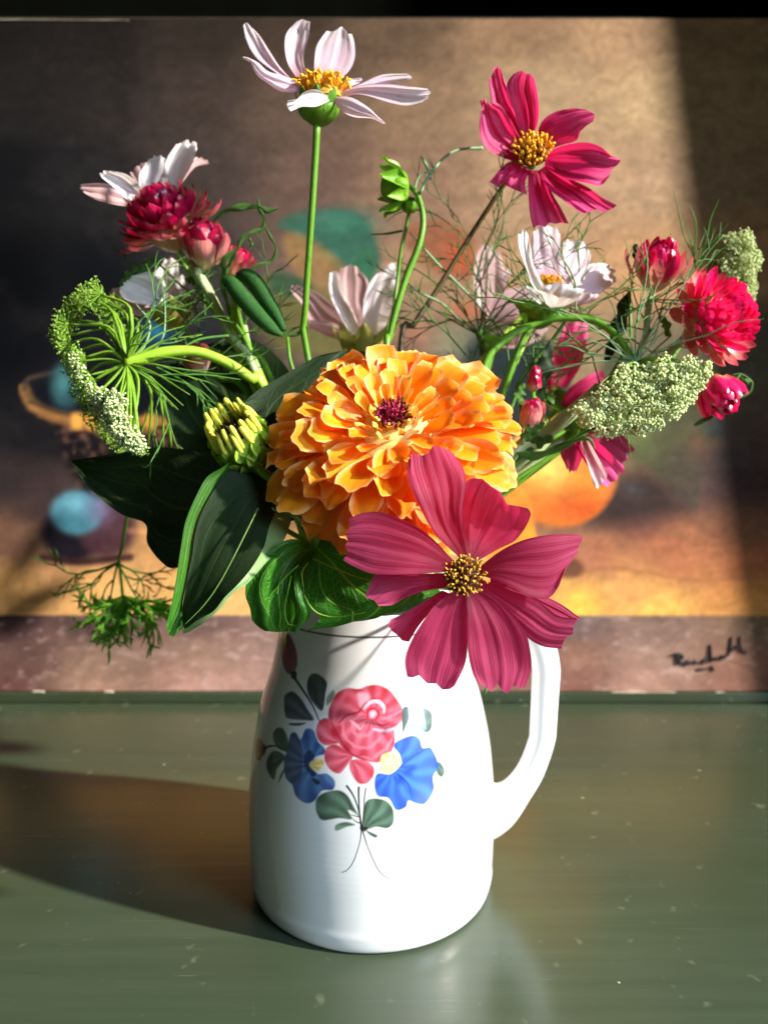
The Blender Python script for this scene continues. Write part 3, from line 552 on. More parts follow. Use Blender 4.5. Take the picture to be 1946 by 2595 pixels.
# ================================================================ FLOWERS: builders
def rail(Ls, Rs, T, Z, d, cup=0., tilt=0., pleat=.0004, npl=3, nu=26, nv=19, wav=.0006, seed=0, tipk=3, notch=0., fold=0., zip=0):
    """thin curved sheet between a left and a right margin measured on the photograph, d = distances at base, middle, tip"""
    ox, oy, s = Z; cv = lambda p: [(ox + x * s, oy + y * s) for x, y in p]
    Lp, Rp = catmull(cv(Ls), nu), catmull(cv(Rs), nu)
    Tp = linres(np.vstack([Lp[-1:], np.array(cv(T)).reshape(-1, 2) if len(T) else np.zeros((0, 2)), Rp[-1:]]), nv)
    u = np.linspace(0, 1, nu)[:, None]; v = np.linspace(0, 1, nv)[None, :]
    G = Lp[:, None] * (1 - v[..., None]) + Rp[:, None] * v[..., None]
    endl = Lp[-1] * (1 - v[0][:, None]) + Rp[-1] * v[0][:, None]
    G = G + (u[..., None] ** tipk) * (Tp - endl)[None]
    if notch:
        r_ = np.random.default_rng(seed + 5); k = np.sin(v * math.pi * 6 + r_.random() * 6) * .6 + np.sin(v * math.pi * 11 + r_.random() * 6) * .4
        ax = (Lp[-1] + Rp[-1]) / 2 - (Lp[0] + Rp[0]) / 2; ax = ax / (np.linalg.norm(ax) + 1e-9); G = G + (u ** 5 * k)[..., None] * ax * notch * s
    d0, d1, d2 = d; D = d0 * (1 - u) * (1 - 2 * u) + 4 * d1 * u * (1 - u) + d2 * u * (2 * u - 1)
    r_ = np.random.default_rng(seed); ph = r_.random(6) * 6.28
    e = (2 * v - 1)
    D = D - cup * e ** 2 * np.sin(math.pi * np.clip(u, 0, .85))
    D = D + pleat * np.sin(v * 2 * math.pi * npl + ph[0] + u * .8) * np.clip(u * 2.5, 0, 1) + pleat * .45 * np.sin(v * 2 * math.pi * (npl * 2.3) + ph[4]) * np.clip(u * 2, 0, 1)
    D = D + wav * (np.sin(u * 7 + ph[1] + v * 2) * .5 + np.sin(u * 13 + v * 7 + ph[2]) * .3) * (np.abs(e) * .7 + .3) * u
    D = D - tilt * e * .5 * np.sin(math.pi * np.clip(.12 + u * .76, 0, 1))
    if fold: D = D - fold * np.clip((np.abs(e) - .62) / .38, 0, 1) ** 2 * np.sin(math.pi * np.clip(u * .9 + .05, 0, 1))
    V = Pn(G[..., 0], G[..., 1], D).reshape(-1, 3); UV = np.stack(np.broadcast_arrays(u, v), -1).reshape(-1, 2)
    F = gridF(nu, nv)
    a, b, c = V[0], V[nv // 2 + nv * (nu // 2)], V[nv * (nu // 2)]
    A, B_ = (Lp[-1] - Lp[0]), (Rp[nu // 2] - Lp[nu // 2])
    if A[0] * B_[1] - A[1] * B_[0] < 0: F = [f[::-1] for f in F]
    return V, F, UV
def add_rail(t, name, mat, *a, kind=None, label=None, **k):
    m = MB(); m.add(*rail(*a, **k)); return part(name, m.mesh(name, mat, off(t)), t, kind, label)
def add_stem(t, pts, rad, mat, name='stem', px=True, tail=None, ns=10, parent=None):
    """pts: (px,py,Y); rad in photo pixels at each point's distance; tail = (dx,dy) inside the mouth of the jug"""
    W = [P(*p) for p in pts]; r0 = [rr_ * p[2] / FPX for rr_, p in zip(rad if np.ndim(rad) else [rad] * len(pts), pts)]
    if tail is not None:
        a = W[-1]; m_ = MOUTH + np.array([tail[0], tail[1], 0]); mid = (a * .4 + m_ * .6); mid[2] = max(a[2] * .55 + m_[2] * .45, m_[2] + .004)
        W += [m_, m_ * .5 + np.array([JX, JY, .03]) * .5 + np.array([-tail[0] * .3, 0, 0]), np.array([JX - tail[0] * .5, JY - tail[1] * .4, .016])]; r0 += [r0[-1]] * 3
    m = MB(); v, f, u = tubeVF(W, r0, ns, max(10, len(W) * 7)); m.add(v, f, u); return part(name, m.mesh(name, mat, off(t)), t)
def frame(axis, up=(0, 0, 1)):
    a = Vector(axis).normalized(); u = Vector(up)
    if abs(a.dot(u)) > .95: u = Vector((0, 1, 0))
    x = u.cross(a).normalized(); y = a.cross(x); return Matrix((x, y, a)).transposed().to_4x4()
def petal_local(L, w, wp, bend, cup, nu=11, nv=7, notch=.0, tip=.35, curl=0, pleat=0, seed=0, roll=0):
    """petal along +X, faces +Z; wp = width profile, bend in radians (up positive)"""
    u = np.linspace(0, 1, nu); r_ = np.random.default_rng(seed)
    ang = bend * u + curl * np.clip((u - .7) / .3, 0, 1) ** 2; ds = L / (nu - 1)
    xc = np.r_[0, np.cumsum(np.cos((ang[1:] + ang[:-1]) / 2) * ds)]; zc = np.r_[0, np.cumsum(np.sin((ang[1:] + ang[:-1]) / 2) * ds)]
    v = np.linspace(-1, 1, nv); W = np.interp(u, np.linspace(0, 1, len(wp)), wp) * w / 2
    U, Vv = np.meshgrid(u, v, indexing='ij')
    back = tip * (np.abs(Vv) ** 2.2) * w / 2 * U ** 6 - notch * w * np.cos(Vv * math.pi * 1.5 + r_.normal() * .4) * U ** 8 * .5
    X = xc[:, None] - back * np.cos(ang)[:, None]; Y = Vv * W[:, None]
    Z = zc[:, None] - back * np.sin(ang)[:, None] + cup * w * Vv ** 2 * np.sin(np.pi * np.clip(U, 0, .8)) + pleat * np.sin(Vv * 7 + r_.random() * 6) * U + r_.normal() * .03 * w * np.sin(U * 5 + Vv) + .035 * w * np.abs(Vv) ** 2 * U * np.sin(U * 9 + Vv * 3 + r_.random() * 6)
    if roll: Y = Y * (1 - roll * .5); Z = Z + roll * w * .5 * Vv ** 2
    UV = np.stack([U, (Vv + 1) / 2], -1).reshape(-1, 2)
    return np.stack([X, Y, Z], -1).reshape(-1, 3), gridF(nu, nv), UV
def petal_mesh(name, mat, *a, **k):
    m = MB(); m.add(*petal_local(*a, **k)); return m.mesh(name, mat)
def place(t, name, me, center, FR, az, el, r, h, s=1, roll=0, label=None):
    Mx = Matrix.Translation(Vector([float(x) for x in (np.array(center) - off(t))])) @ FR @ Matrix.Rotation(az, 4, 'Z') @ Matrix.Translation((r, 0, h)) @ Matrix.Rotation(-el, 4, 'Y') @ Matrix.Rotation(roll, 4, 'X') @ Matrix.Scale(s, 4)
    return part(name, me, t, mat=Mx, label=label)
def stamens(t, c, axis, rad, n, hgt, mat, discmat, dome=.4, seed=0, thick=.00035, name='flower_centre'):
    FR = frame(axis); r_ = np.random.default_rng(seed); m = MB(); M3 = np.array(FR.to_3x3())
    dv = [(rad * .92 * math.cos(a) * math.sin(b), rad * .92 * math.sin(a) * math.sin(b), rad * dome * math.cos(b)) for b in np.linspace(.05, 1.6, 7) for a in np.arange(16) * math.pi / 8]
    m.add(np.array(dv) @ M3.T + c, gridF(7, 16, True), mi=1)
    for i in range(n):
        rr_ = rad * math.sqrt((i + .5) / n); a = i * 2.39996; x, y = rr_ * math.cos(a), rr_ * math.sin(a); z = rad * dome * math.sqrt(max(0, 1 - (rr_ / rad) ** 2 * .9))
        o = np.array([x, y, z * .8]); ln = hgt * (.6 + .6 * r_.random()); dr = np.array([x * .5 / rad, y * .5 / rad, 1]) + r_.normal(0, .28, 3); dr /= np.linalg.norm(dr)
        tip = o + dr * ln; bend = tip + (np.array([x, y, 0]) / rad * .7 + r_.normal(0, .5, 3)) * ln * .4
        v, f, u = tubeVF([o, tip, bend], [thick, thick, thick * 1.7, thick * .9], 5, 6); m.add(v @ M3.T + c, f, u)
    return part(name, m.mesh(name, [mat, discmat], off(t)), t, kind='stuff')
def calyx(t, c, axis, rad, hgt, mat, nsep=8, spread=.5, name='calyx', seplen=None):
    """cup under the flower with sepals; axis points to the flower face"""
    FR = np.array(frame(axis).to_3x3()); m = MB(); prof = [(-hgt, rad * .16), (-hgt * .9, rad * .45), (-hgt * .6, rad * .82), (-hgt * .25, rad), (0, rad * .98)]
    pr = catmull(prof, 10); a = np.arange(24) * math.pi / 12; rib = 1 + .05 * np.cos(a * 8)
    v = np.array([(p[1] * rib[j] * math.cos(a[j]), p[1] * rib[j] * math.sin(a[j]), p[0]) for p in pr for j in range(24)]); m.add(v @ FR.T + c, gridF(10, 24, True))
    o = part(name, m.mesh(name, mat, off(t)), t)
    sl = seplen or rad * 1.1
    for i in range(nsep):
        v, f, u = petal_local(sl, rad * .8, [.9, 1, .7, .1], .5, .15, 8, 5, tip=.1); az = i * 2 * math.pi / nsep
        Rz = np.array(Matrix.Rotation(az, 3, 'Z')); Ry = np.array(Matrix.Rotation(-(.5 + spread), 3, 'Y'))
        m2 = MB(); m2.add(((v @ Ry.T + [rad * .85, 0, -hgt * .45]) @ Rz.T) @ FR.T + c, f, u); s = part('sepal', m2.mesh('sepal', mat, off(t) ), o); 
    return o
def relang(v): v = np.array(v, float); return v / np.linalg.norm(v)

def umbel(t, hub, pts, raymat, flmat, rayr, pedlen, nfl, flr, seed=0, bow=.25, out=None, cone=1.0, nm='ray', dens=None):
    r_ = np.random.default_rng(seed); hub = np.array(hub, float); heads = MB(); peds = MB()
    ico = np.array([(0, 0, 1), (.9, 0, .3), (.28, .85, .3), (-.73, .53, .3), (-.73, -.53, .3), (.28, -.85, .3), (0, 0, -.8)]) ; icf = [(0, 1, 2), (0, 2, 3), (0, 3, 4), (0, 4, 5), (0, 5, 1), (6, 2, 1), (6, 3, 2), (6, 4, 3), (6, 5, 4), (6, 1, 5)]
    for k, p in enumerate(pts):
        p = np.array(p, float); d = p - hub; L = np.linalg.norm(d); dn = d / L; o = out if out is not None else dn
        o = relang(o * .6 + dn * .4) if out is not None else dn
        mid = hub + d * .5 + bow * L * (np.array(o) * -.35 + dn * .2 + r_.normal(0, .10, 3) + np.array([0, 0, .2]))
        k_ = .75 + .5 * r_.random(); m = MB(); v, f, u = tubeVF([hub, mid, p], [rayr * k_, rayr * .8 * k_, rayr * .6], 6, 9); m.add(v, f, u); part(nm, m.mesh(nm, raymat, off(t)), t)
        FR = np.array(frame(o).to_3x3())
        n = nfl if dens is None else dens[k]
        for i in range(n):
            th_ = math.acos(1 - (i + .5) / n * (1 - math.cos(cone))); a = i * 2.39996 + k
            dd_ = np.array([math.sin(th_) * math.cos(a), math.sin(th_) * math.sin(a), math.cos(th_)]) @ FR.T; ln = pedlen * (.85 + .3 * r_.random()); q_ = p + dd_ * ln
            v, f, u = tubeVF([p, q_], rayr * .22, 3, 2, cap=False); peds.add(v, f, u)
            for j in range(3 if flr > .0005 else 1):
                c = q_ + r_.normal(0, flr * .75, 3); heads.add(ico * flr * (.7 + .5 * r_.random()) + c, icf)
    part('pedicels', peds.mesh('pedicels', raymat, off(t)), t, kind='stuff'); part('florets', heads.mesh('florets', flmat, off(t)), t, kind='stuff')
def fronds(t, starts, mat, seed=0, depth=3, r0=.0003, name='fronds', spread=.75, shrink=.62, nb=3, parent=None, droop=0.):
    """thread-like branching leaves; starts = list of (world point, world direction, length)"""
    r_ = np.random.default_rng(seed); m = MB()
    def grow(p, d, L, r, k):
        d = relang(d + r_.normal(0, .12, 3)); q1 = p + d * L * .5; d2 = relang(d + r_.normal(0, .22, 3) + [0, 0, -droop]); q2 = q1 + d2 * L * .5
        v, f, u = tubeVF([p, q1, q2], [r, r * .85, r * (.3 if k == 0 else .7)], 4, 5, cap=False); m.add(v, f, u)
        if k == 0: return
        for b in range(nb):
            s = (b - (nb - 1) / 2) * spread; sd = np.cross(d2, r_.normal(0, 1, 3)); sd = relang(sd); grow(q2 if b != 0 else q1, relang(d2 * math.cos(s) + sd * math.sin(s if s else .3)), L * shrink * (.8 + .4 * r_.random()), r * .8, k - 1)
    for p, d, L in starts: grow(np.array(p, float), np.array(d, float), L, r0, depth)
    return part(name, m.mesh(name, mat, off(parent or t)), parent or t, kind='stuff')

# ================================================================ front deep pink cosmos
Z1 = (850, 1100, .3918)
FC = P(1177, 1461, .256)
t = thing('cosmos_flower', 'large dusky pink cosmos facing the viewer in front of the orange zinnia', 'flower', MOUTH - [0, 0, .05])
Y0 = .257
specs = [
 ([(800,800),(640,640),(540,460),(470,290),(470,165)], [(852,780),(825,600),(825,470),(848,330),(825,220),(760,125)], [(485,155),(480,135),(510,125),(560,140),(600,122),(632,72),(665,78),(700,90)], (.258,.256,.262), 1),
 ([(850,790),(812,560),(815,430),(850,310),(885,283)], [(920,820),(1060,740),(1160,690),(1230,600),(1262,520),(1245,480)], [(950,290),(1010,340),(1060,370),(1080,400),(1110,455),(1180,465)], (.259,.262,.258), 2),
 ([(930,860),(1060,760),(1200,690),(1350,655),(1500,648),(1595,655)], [(930,910),(1100,970),(1250,1050),(1370,1062),(1440,990),(1475,880)], [(1600,670),(1565,740),(1572,755),(1520,830),(1500,850)], (.257,.253,.256), 3),
 ([(1000,930),(1250,1010),(1440,1090),(1582,1190)], [(1000,960),(1200,1070),(1350,1170),(1500,1210)], [(1560,1200)], (.262,.264,.262), 4),
 ([(930,930),(1100,1000),(1300,1075),(1440,1175),(1560,1190)], [(910,985),(1040,1110),(1210,1290),(1330,1370),(1460,1390)], [(1555,1215),(1535,1240),(1538,1290),(1500,1310),(1480,1330),(1465,1365)], (.259,.256,.253), 5),
 ([(880,1000),(1020,1050),(1150,1170),(1230,1290),(1258,1400),(1265,1520),(1225,1640)], [(845,1020),(850,1200),(858,1400),(885,1540),(925,1620)], [(1180,1640),(1155,1625),(1110,1678),(1070,1650),(1045,1608),(1010,1668),(965,1630)], (.257,.252,.250), 6),
 ([(870,1020),(856,1200),(852,1400),(830,1510),(770,1630)], [(745,1020),(640,1110),(510,1300),(450,1450),(462,1570)], [(740,1650),(690,1655),(650,1615),(590,1612),(560,1580),(540,1560),(500,1575)], (.258,.254,.251), 7),
 ([(740,1030),(640,1120),(540,1240),(475,1345)], [(690,1010),(560,1090),(440,1160),(355,1200)], [(430,1335),(400,1300),(365,1275),(342,1240)], (.2605,.2595,.258), 8),
 ([(730,990),(560,1020),(450,1060),(370,1105),(280,1112)], [(740,900),(450,905),(270,905),(220,980),(200,1030)], [(255,1080),(220,1062),(190,1052)], (.260,.259,.257), 9),
 ([(740,890),(500,905),(260,905),(130,860),(50,815)], [(775,830),(600,650),(450,560),(300,508),(180,510),(88,545)], [(82,770),(62,725),(80,690),(64,650),(80,625),(92,600)], (.257,.252,.253), 10)]
for L_, R_, T_, d_, sd in specs:
    add_rail(t, 'petal', M_rose, L_, R_, T_, Z1, d_, cup=.0012 if sd in (1, 3, 6, 7, 10) else -.001, pleat=.00022, npl=2.6, nu=40, nv=41, seed=sd, wav=.0014)
ax = relang(np.array([-.05, -.97, .22]))
stamens(t, FC + np.array([0, .0012, 0]), ax, .0066, 78, .0022, M_pollen2, M_darkdisc, .35, 3, .00028)
calyx(t, FC + np.array([0, .006, -.001]), ax, .006, .006, M_calyx)
add_stem(t, [(1177,1470,.264),(1172,1500,.285),(1120,1490,.305)], [6,6,6], M_stem, tail=(.022, -.016))

# ================================================================ tall blush cosmos, top
Z2 = (550, 0, .36166)
t = thing('cosmos_flower', 'tall blush white cosmos at the very top, open flat with a golden centre', 'flower', MOUTH - [0, 0, .05], 'blush and white cosmos')
B = lambda L_, R_, T_, d_, sd, cup=.002, mat=M_blush, **k: add_rail(t, 'petal', mat, L_, R_, T_, Z2, d_, cup=cup, pleat=.0005, npl=2, seed=sd, wav=.0008, **k)
B([(500,570),(400,500),(270,400),(205,280),(185,178)], [(560,590),(450,480),(370,360),(300,250),(235,185)], [(200,160),(215,162)], (.34,.350,.358), 1)
B([(600,650),(450,640),(350,580),(280,525),(235,440),(182,408)], [(610,600),(480,535),(360,500),(290,440),(215,402)], [(185,395)], (.336,.328,.322), 2, -.002)
B([(580,575),(500,450),(476,330),(490,230),(560,150)], [(630,540),(605,400),(640,260),(652,150)], [(600,134),(630,148)], (.345,.362,.366), 3, .004)
B([(680,520),(685,400),(700,320),(735,260),(770,215)], [(850,570),(930,490),(965,400),(962,300),(945,240)], [(800,222),(830,215),(850,200),(875,185),(905,215),(915,235)], (.347,.362,.368), 4, .002, nv=25)
B([(860,620),(920,560),(1010,545)], [(870,640),(950,600),(1000,580)], [(1020,560)], (.345,.358,.362), 5)
B([(840,650),(1000,590),(1150,525),(1330,515)], [(850,670),(1050,620),(1250,575),(1340,562)], [(1360,535),(1365,550)], (.343,.352,.355), 6, -.002)
B([(820,660),(1000,600),(1200,585),(1455,620)], [(840,690),(1000,660),(1200,715),(1330,740),(1440,715)], [(1475,622),(1500,650),(1478,668),(1480,690),(1455,700)], (.341,.338,.334), 7, .0015)
B([(790,680),(930,680),(1050,745),(1120,810),(1172,855)], [(800,700),(870,775),(960,820),(1080,830),(1160,866)], [(1178,866)], (.337,.328,.322), 8, -.003)
B([(800,680),(700,628),(620,640),(560,690),(495,705)], [(800,700),(700,745),(600,748),(545,768),(518,780)], [(490,740),(505,768)], (.335,.326,.322), 9, .003, M_white)
c0 = P(818, 226, .341); ax = relang([-.05, -.12, 1.0])
stamens(t, c0 + np.array([0, 0, -.004]), ax, .0094, 130, .0044, M_pollen, M_pollen2, .75, 5, .0004)
calyx(t, P(808, 268, .341), relang([0.05, -.1, 1]), .0088, .0082, M_calyx)
add_stem(t, [(804,308,.341),(799,400,.343),(790,540,.345),(780,680,.348),(774,790,.35),(779,900,.352)], [9,8,8,8,9,9], M_stem, tail=(-.005, .012))

# ================================================================ bright pink cosmos, upper right
Z3 = (1150, 130, .3014)
t = thing('cosmos_flower', 'bright pink cosmos at upper right with curled petals and a yellow centre', 'flower', MOUTH - [0, 0, .05])
B = lambda L_, R_, T_, d_, sd, cup=.002, mat=M_pink, **k: add_rail(t, 'petal', mat, L_, R_, T_, Z3, d_, cup=cup, pleat=.0007, npl=2.5, seed=sd, wav=.0012, nu=32, nv=25, **k)
B([(560,760),(450,560),(330,480),(302,330),(295,240)], [(600,730),(540,560),(470,360),(430,260),(402,180)], [(330,180),(335,140),(360,125),(390,150)], (.36,.366,.362), 1, .003)
B([(540,930),(420,900),(280,820),(225,720),(215,600),(228,500)], [(580,790),(500,640),(420,480),(340,420)], [(245,470),(250,430),(210,415),(270,405),(290,440),(320,455)], (.361,.355,.350), 2, .003)
B([(580,760),(510,540),(445,330),(455,250),(500,190)], [(650,740),(705,600),(712,450),(695,320),(675,230)], [(540,170),(570,162),(600,185),(640,190),(665,215)], (.359,.357,.350), 3, .004)
B([(680,740),(740,590),(850,510),(1000,480),(1100,490)], [(780,830),(900,790),(1030,750),(1060,680),(1130,610)], [(1150,510),(1185,535),(1170,590)], (.358,.352,.350), 4, -.004)
B([(770,850),(920,790),(1100,765),(1230,800),(1320,880)], [(760,970),(950,1070),(1120,1110),(1230,1130),(1300,1060)], [(1390,905),(1400,925),(1370,960),(1320,1000)], (.357,.347,.345), 5, .004)
B([(770,960),(950,1060),(1120,1140),(1250,1230),(1370,1295)], [(700,1010),(800,1160),(930,1260),(1050,1350),(1085,1365)], [(1330,1325),(1250,1355),(1200,1325),(1160,1345),(1120,1355)], (.357,.350,.344), 6, .003)
B([(740,1000),(830,1200),(900,1320),(965,1450)], [(620,1000),(625,1200),(640,1380),(670,1500)], [(900,1440),(850,1452),(800,1440),(770,1480),(720,1462),(690,1468)], (.359,.355,.352), 7, .003)
B([(640,1000),(600,1100),(615,1210)], [(545,940),(460,930),(380,1000),(298,1100)], [(560,1185),(500,1160),(440,1130),(400,1110),(370,1150),(340,1120)], (.361,.352,.352), 8, -.003)
cc = P(1350, 388, .355); ax = relang([-.18, -.92, .35])
stamens(t, cc, ax, .0078, 80, .0032, M_pollen, M_darkdisc, .5, 8, .00042)
calyx(t, P(1330, 400, .367), ax, .0065, .006, M_calyx)
add_stem(t, [(1300,430,.376),(1275,470,.378),(1190,600,.38),(1110,730,.378),(1050,820,.374),(1015,880,.370)], [6,6,6,6.5,7,7], M_stemd, tail=(.012, .016))

# ================================================================ orange zinnia
t = thing('zinnia_flower', 'big orange zinnia with layered petals and a crimson centre, middle of the bouquet', 'flower', MOUTH - [0, 0, .05])
ZC = P(996, 1116, .296); ZA = relang([-.03, -.72, .66]); FR = frame(ZA)
wpo = [.35, .55, .8, .97, 1.06, 1.0, .74]
vars_out = [petal_mesh('petal', M_orange, .0215, .0118, wpo, b_, c_, 12, 9, notch=n_, tip=.32, curl=cu, pleat=.0003, seed=i) for i, (b_, c_, n_, cu) in enumerate([(-.35, .10, .10, -.3), (-.2, .16, .12, -.2), (-.5, .08, .14, -.6), (-.1, .24, .08, -.1), (-.3, -.08, .12, .3), (.1, .30, .12, -.9), (-.7, .05, .10, .2), (-.25, .18, .18, -.4)])]
vars_mid = [petal_mesh('petal', M_orange, .0175, .0092, [.4, .6, .85, 1, 1, .85], b_, c_, 11, 7, notch=n_, tip=.3, curl=cu, seed=20 + i) for i, (b_, c_, n_, cu) in enumerate([(-.15, .14, .12, -.5), (.1, .2, .05, -.7), (-.3, .12, .16, -.2), (.0, .16, .1, -1.0)])]
vars_in = [petal_mesh('petal', M_inner, .0120, .0056, [.5, .6, .8, 1, 1.05, .9], b_, c_, 10, 6, notch=.12, tip=.2, curl=cu, seed=40 + i) for i, (b_, c_, cu) in enumerate([(.2, .3, -.9), (.5, .35, -1.4), (0, .3, -.6), (.35, .4, .5)])]
NZ = 168; rz = random.Random(4)
for i in range(NZ):
    f = (i + .5) / NZ; az = i * 2.39996 + rz.uniform(-.16, .16)
    g_ = f ** .6
    r = .0048 + .0225 * g_; h = .0135 - .0150 * g_ ** 1.4
    el = R(80) - R(42) * min(1, f / .12) ** .8 * .6 - R(62) * g_ + R(rz.uniform(-10, 10))
    vs = vars_in if f < .10 else (vars_mid if f < .38 else vars_out)
    s = (.62 + 4.2 * f if f < .10 else .82 + .55 * (f - .10) / .28 if f < .38 else 1.06 + .26 * (f - .38) / .62) * rz.uniform(.90, 1.10)
    place(t, 'petal', vs[rz.randrange(len(vs))], ZC, FR, az, el, r, h, s, roll=rz.uniform(-.45, .45)).scale = (s, s * rz.uniform(.78, 1.18), s)
for i in range(34):
    az = i * 2.39996 * 1.7 + rz.uniform(-.1, .1); s = rz.uniform(1.12, 1.34); place(t, 'petal', vars_out[rz.randrange(8)], ZC, FR, az, R(rz.uniform(-44, -22)), .0235, -.006, s, roll=rz.uniform(-.4, .4))
stamens(t, ZC + ZA * .0125, ZA, .0058, 60, .0030, M_crim, M_crim, .7, 9, .00042)
m = MB(); 
for i in range(14):
    a = i * 2 * math.pi / 14 + rz.uniform(-.2, .2); M3 = np.array(FR.to_3x3()); o = np.array([.0058 * math.cos(a), .0058 * math.sin(a), .012]); v, f_, u = tubeVF([o, o + [0, 0, .0035], o + [.002 * math.cos(a), .002 * math.sin(a), .0055]], [.0004, .0005, .0007, .0003], 5, 6); m.add(v @ M3.T + ZC, f_, u)
part('inner_florets', m.mesh('inner_florets', M_yel, off(t)), t, kind='stuff')
m = MB(); pr = catmull([(-.024, .003), (-.020, .010), (-.012, .017), (-.004, .020), (.004, .019), (.009, .012), (.0120, .005)], 24); a = np.arange(28) * 2 * math.pi / 28
v = np.array([(p[1] * math.cos(x), p[1] * math.sin(x), p[0]) for p in pr for x in a]); m.add(v @ np.array(FR.to_3x3()).T + ZC, gridF(24, 28, True)); part('flower_base', m.mesh('flower_base', M_inner, off(t)), t)
b = ZC - ZA * .022
m = MB(); v, f_, u = tubeVF([b, b - ZA * .012 + [0, .004, 0], MOUTH + [0, -.006, .002], [JX, JY + .01, .02]], .0028, 10, 24); m.add(v, f_, u); part('stem', m.mesh('stem', M_stemy, off(t)), t)

# ================================================================ half open zinnia bud, left of the big one
t = thing('zinnia_bud', 'half open lime green zinnia bud with pale yellow florets round a dark hollow', 'flower bud', MOUTH - [0, 0, .05])
BA = relang([-.26, -.74, .66]); FRb = frame(BA); Mb = np.array(FRb.to_3x3()); BC = P(612, 1120, .300)   # centre of the cup
pr = catmull([(-.0125, .0025), (-.0115, .0062), (-.007, .0092), (0, .0104), (.006, .0098), (.009, .0092)], 16); a = np.arange(32) * math.pi / 16
m = MB(); v = np.array([(p[1] * math.cos(x), p[1] * math.sin(x), p[0]) for p in pr for x in a]); m.add(v @ Mb.T + BC, gridF(16, 32, True)); part('cup', m.mesh('cup', M_lime, off(t)), t)
sm = [petal_mesh('sepal', M_lime, .0095, .0100, [.8, 1, 1.05, .95, .7, .35], b_, -.16, 9, 7, tip=.25, curl=-.2, seed=i) for i, b_ in enumerate((.35, .5, .42))]
for k, (n, h, r, e) in enumerate(((7, -.0115, .0036, 40), (9, -.0085, .0078, 62), (10, -.0045, .0097, 78), (11, -.0005, .0105, 88))):
    for i in range(n): place(t, 'sepal', sm[(i + k) % 3], BC, FRb, (i + k * .5) * 2 * math.pi / n, R(e), r, h, rz.uniform(.9, 1.05))
m = MB()
for i in range(40):
    rr_ = .0074 * math.sqrt((i + .5) / 40); a_ = i * 2.4; o = np.array([rr_ * math.cos(a_), rr_ * math.sin(a_), .004]); v, f_, u = tubeVF([o, o + [rz.uniform(-.0008, .0008), rz.uniform(-.0008, .0008), .0035 + .0015 * rz.random()]], [.0007, .0004], 5, 3); m.add(v @ Mb.T + BC, f_, u)
part('dark_hollow', m.mesh('dark_hollow', plain_mat('dark_red_brown', (36,8,12), (54,14,16), 600, .6), off(t)), t, kind='stuff')
for i in range(23):
    a_ = i * 2 * math.pi / 23 + rz.uniform(-.08, .08); r1 = .0097 if i % 2 else .0088; hh = rz.uniform(.0115, .0150); lean = rz.uniform(-.0022, .0002)
    rad = lambda r_, z_: np.array([r_ * math.cos(a_), r_ * math.sin(a_), z_])
    m = MB(); v, f_, u = tubeVF([rad(r1, .003), rad(r1 * 1.05, .007), rad(r1 + lean * .4, hh), rad(r1 + lean, hh + .0018)], [.0010, .0011, .0012, .0011, .0007], 7, 10); m.add(v @ Mb.T + BC, f_, u); part('floret', m.mesh('floret', M_yel, off(t)), t)
bb = BC - BA * .012
m = MB(); v, f_, u = tubeVF([bb, bb - BA * .008 + [0, .004, 0], bb + [.03, .012, -.025], MOUTH + [-.026, -.008, .003], MOUTH + [-.02, 0, -.06]], .0022, 8, 30); m.add(v, f_, u); part('stem', m.mesh('stem', M_stem, off(t)), t)

# ================================================================ strawflowers
def strawflower(label, px, py, Y, axis, rad, n, mats, openness, stem, srad, smat, seed, group=None, lw=(.62, .42), name='strawflower', tail=(0, 0), curl=.0, minel=-25, hgt=.35, core=True, cat='flower'):
    t = thing(name, label, cat, MOUTH - [0, 0, .05], group); r_ = random.Random(seed); c = P(px, py, Y); FR = frame(axis)
    L = rad * lw[0]; W = rad * lw[1]
    vs = [[petal_mesh('bract', mt, L, W * (.9 + .1 * k), [.6, .85, 1, .95, .7, .18], b_, .22, 9, 6, tip=.1, curl=curl, seed=seed + k) for k, b_ in enumerate((.9 * openness[2], .7 * openness[2], 1.1 * openness[2]))] for mt in mats]
    for i in range(n):
        f = (i + .5) / n; az = i * 2.39996 + r_.uniform(-.1, .1); e = R(openness[0]) + (R(openness[1]) - R(openness[0])) * f + R(r_.uniform(-5, 5))
        r = rad * (.05 + .50 * f ** .7); h = rad * hgt * (1 - 1.5 * f); s = (.55 + .55 * f ** .6) * r_.uniform(.92, 1.08)
        mi = min(len(mats) - 1, int(f * len(mats) + r_.uniform(-.25, .25))) if len(mats) > 1 else 0
        place(t, 'bract', vs[max(0, mi)][r_.randrange(3)], c, FR, az, e, r, h, s, roll=r_.uniform(-.15, .15))
    A = relang(axis); m = MB(); pr = catmull([(-.55 * rad, .08 * rad), (-.40 * rad, .30 * rad), (-.1 * rad, .50 * rad), (.15 * rad, .42 * rad), (.3 * rad, .2 * rad), (.34 * rad, .02 * rad)], 14); a = np.arange(18) * math.pi / 9
    v = np.array([(p[1] * math.cos(x), p[1] * math.sin(x), p[0]) for p in pr for x in a]); m.add(v @ np.array(FR.to_3x3()).T + c, gridF(14, 18, True)); part('flower_base', m.mesh('flower_base', M_bractp if core else mats[0], off(t)), t)
    if stem is not None:
        b = c - A * rad * .5; W_ = [b] + [P(*p) for p in stem]; m_ = MOUTH + np.array([tail[0], tail[1], .002]); W_ += [m_, np.array([JX - tail[0] * .4, JY, .02])]
        m = MB(); v, f_, u = tubeVF(W_, srad * Y / FPX, 9, 8 * len(W_)); m.add(v, f_, u); part('stem', m.mesh('stem', smat, off(t)), t)
    return t
sf = 'crimson and magenta strawflowers'
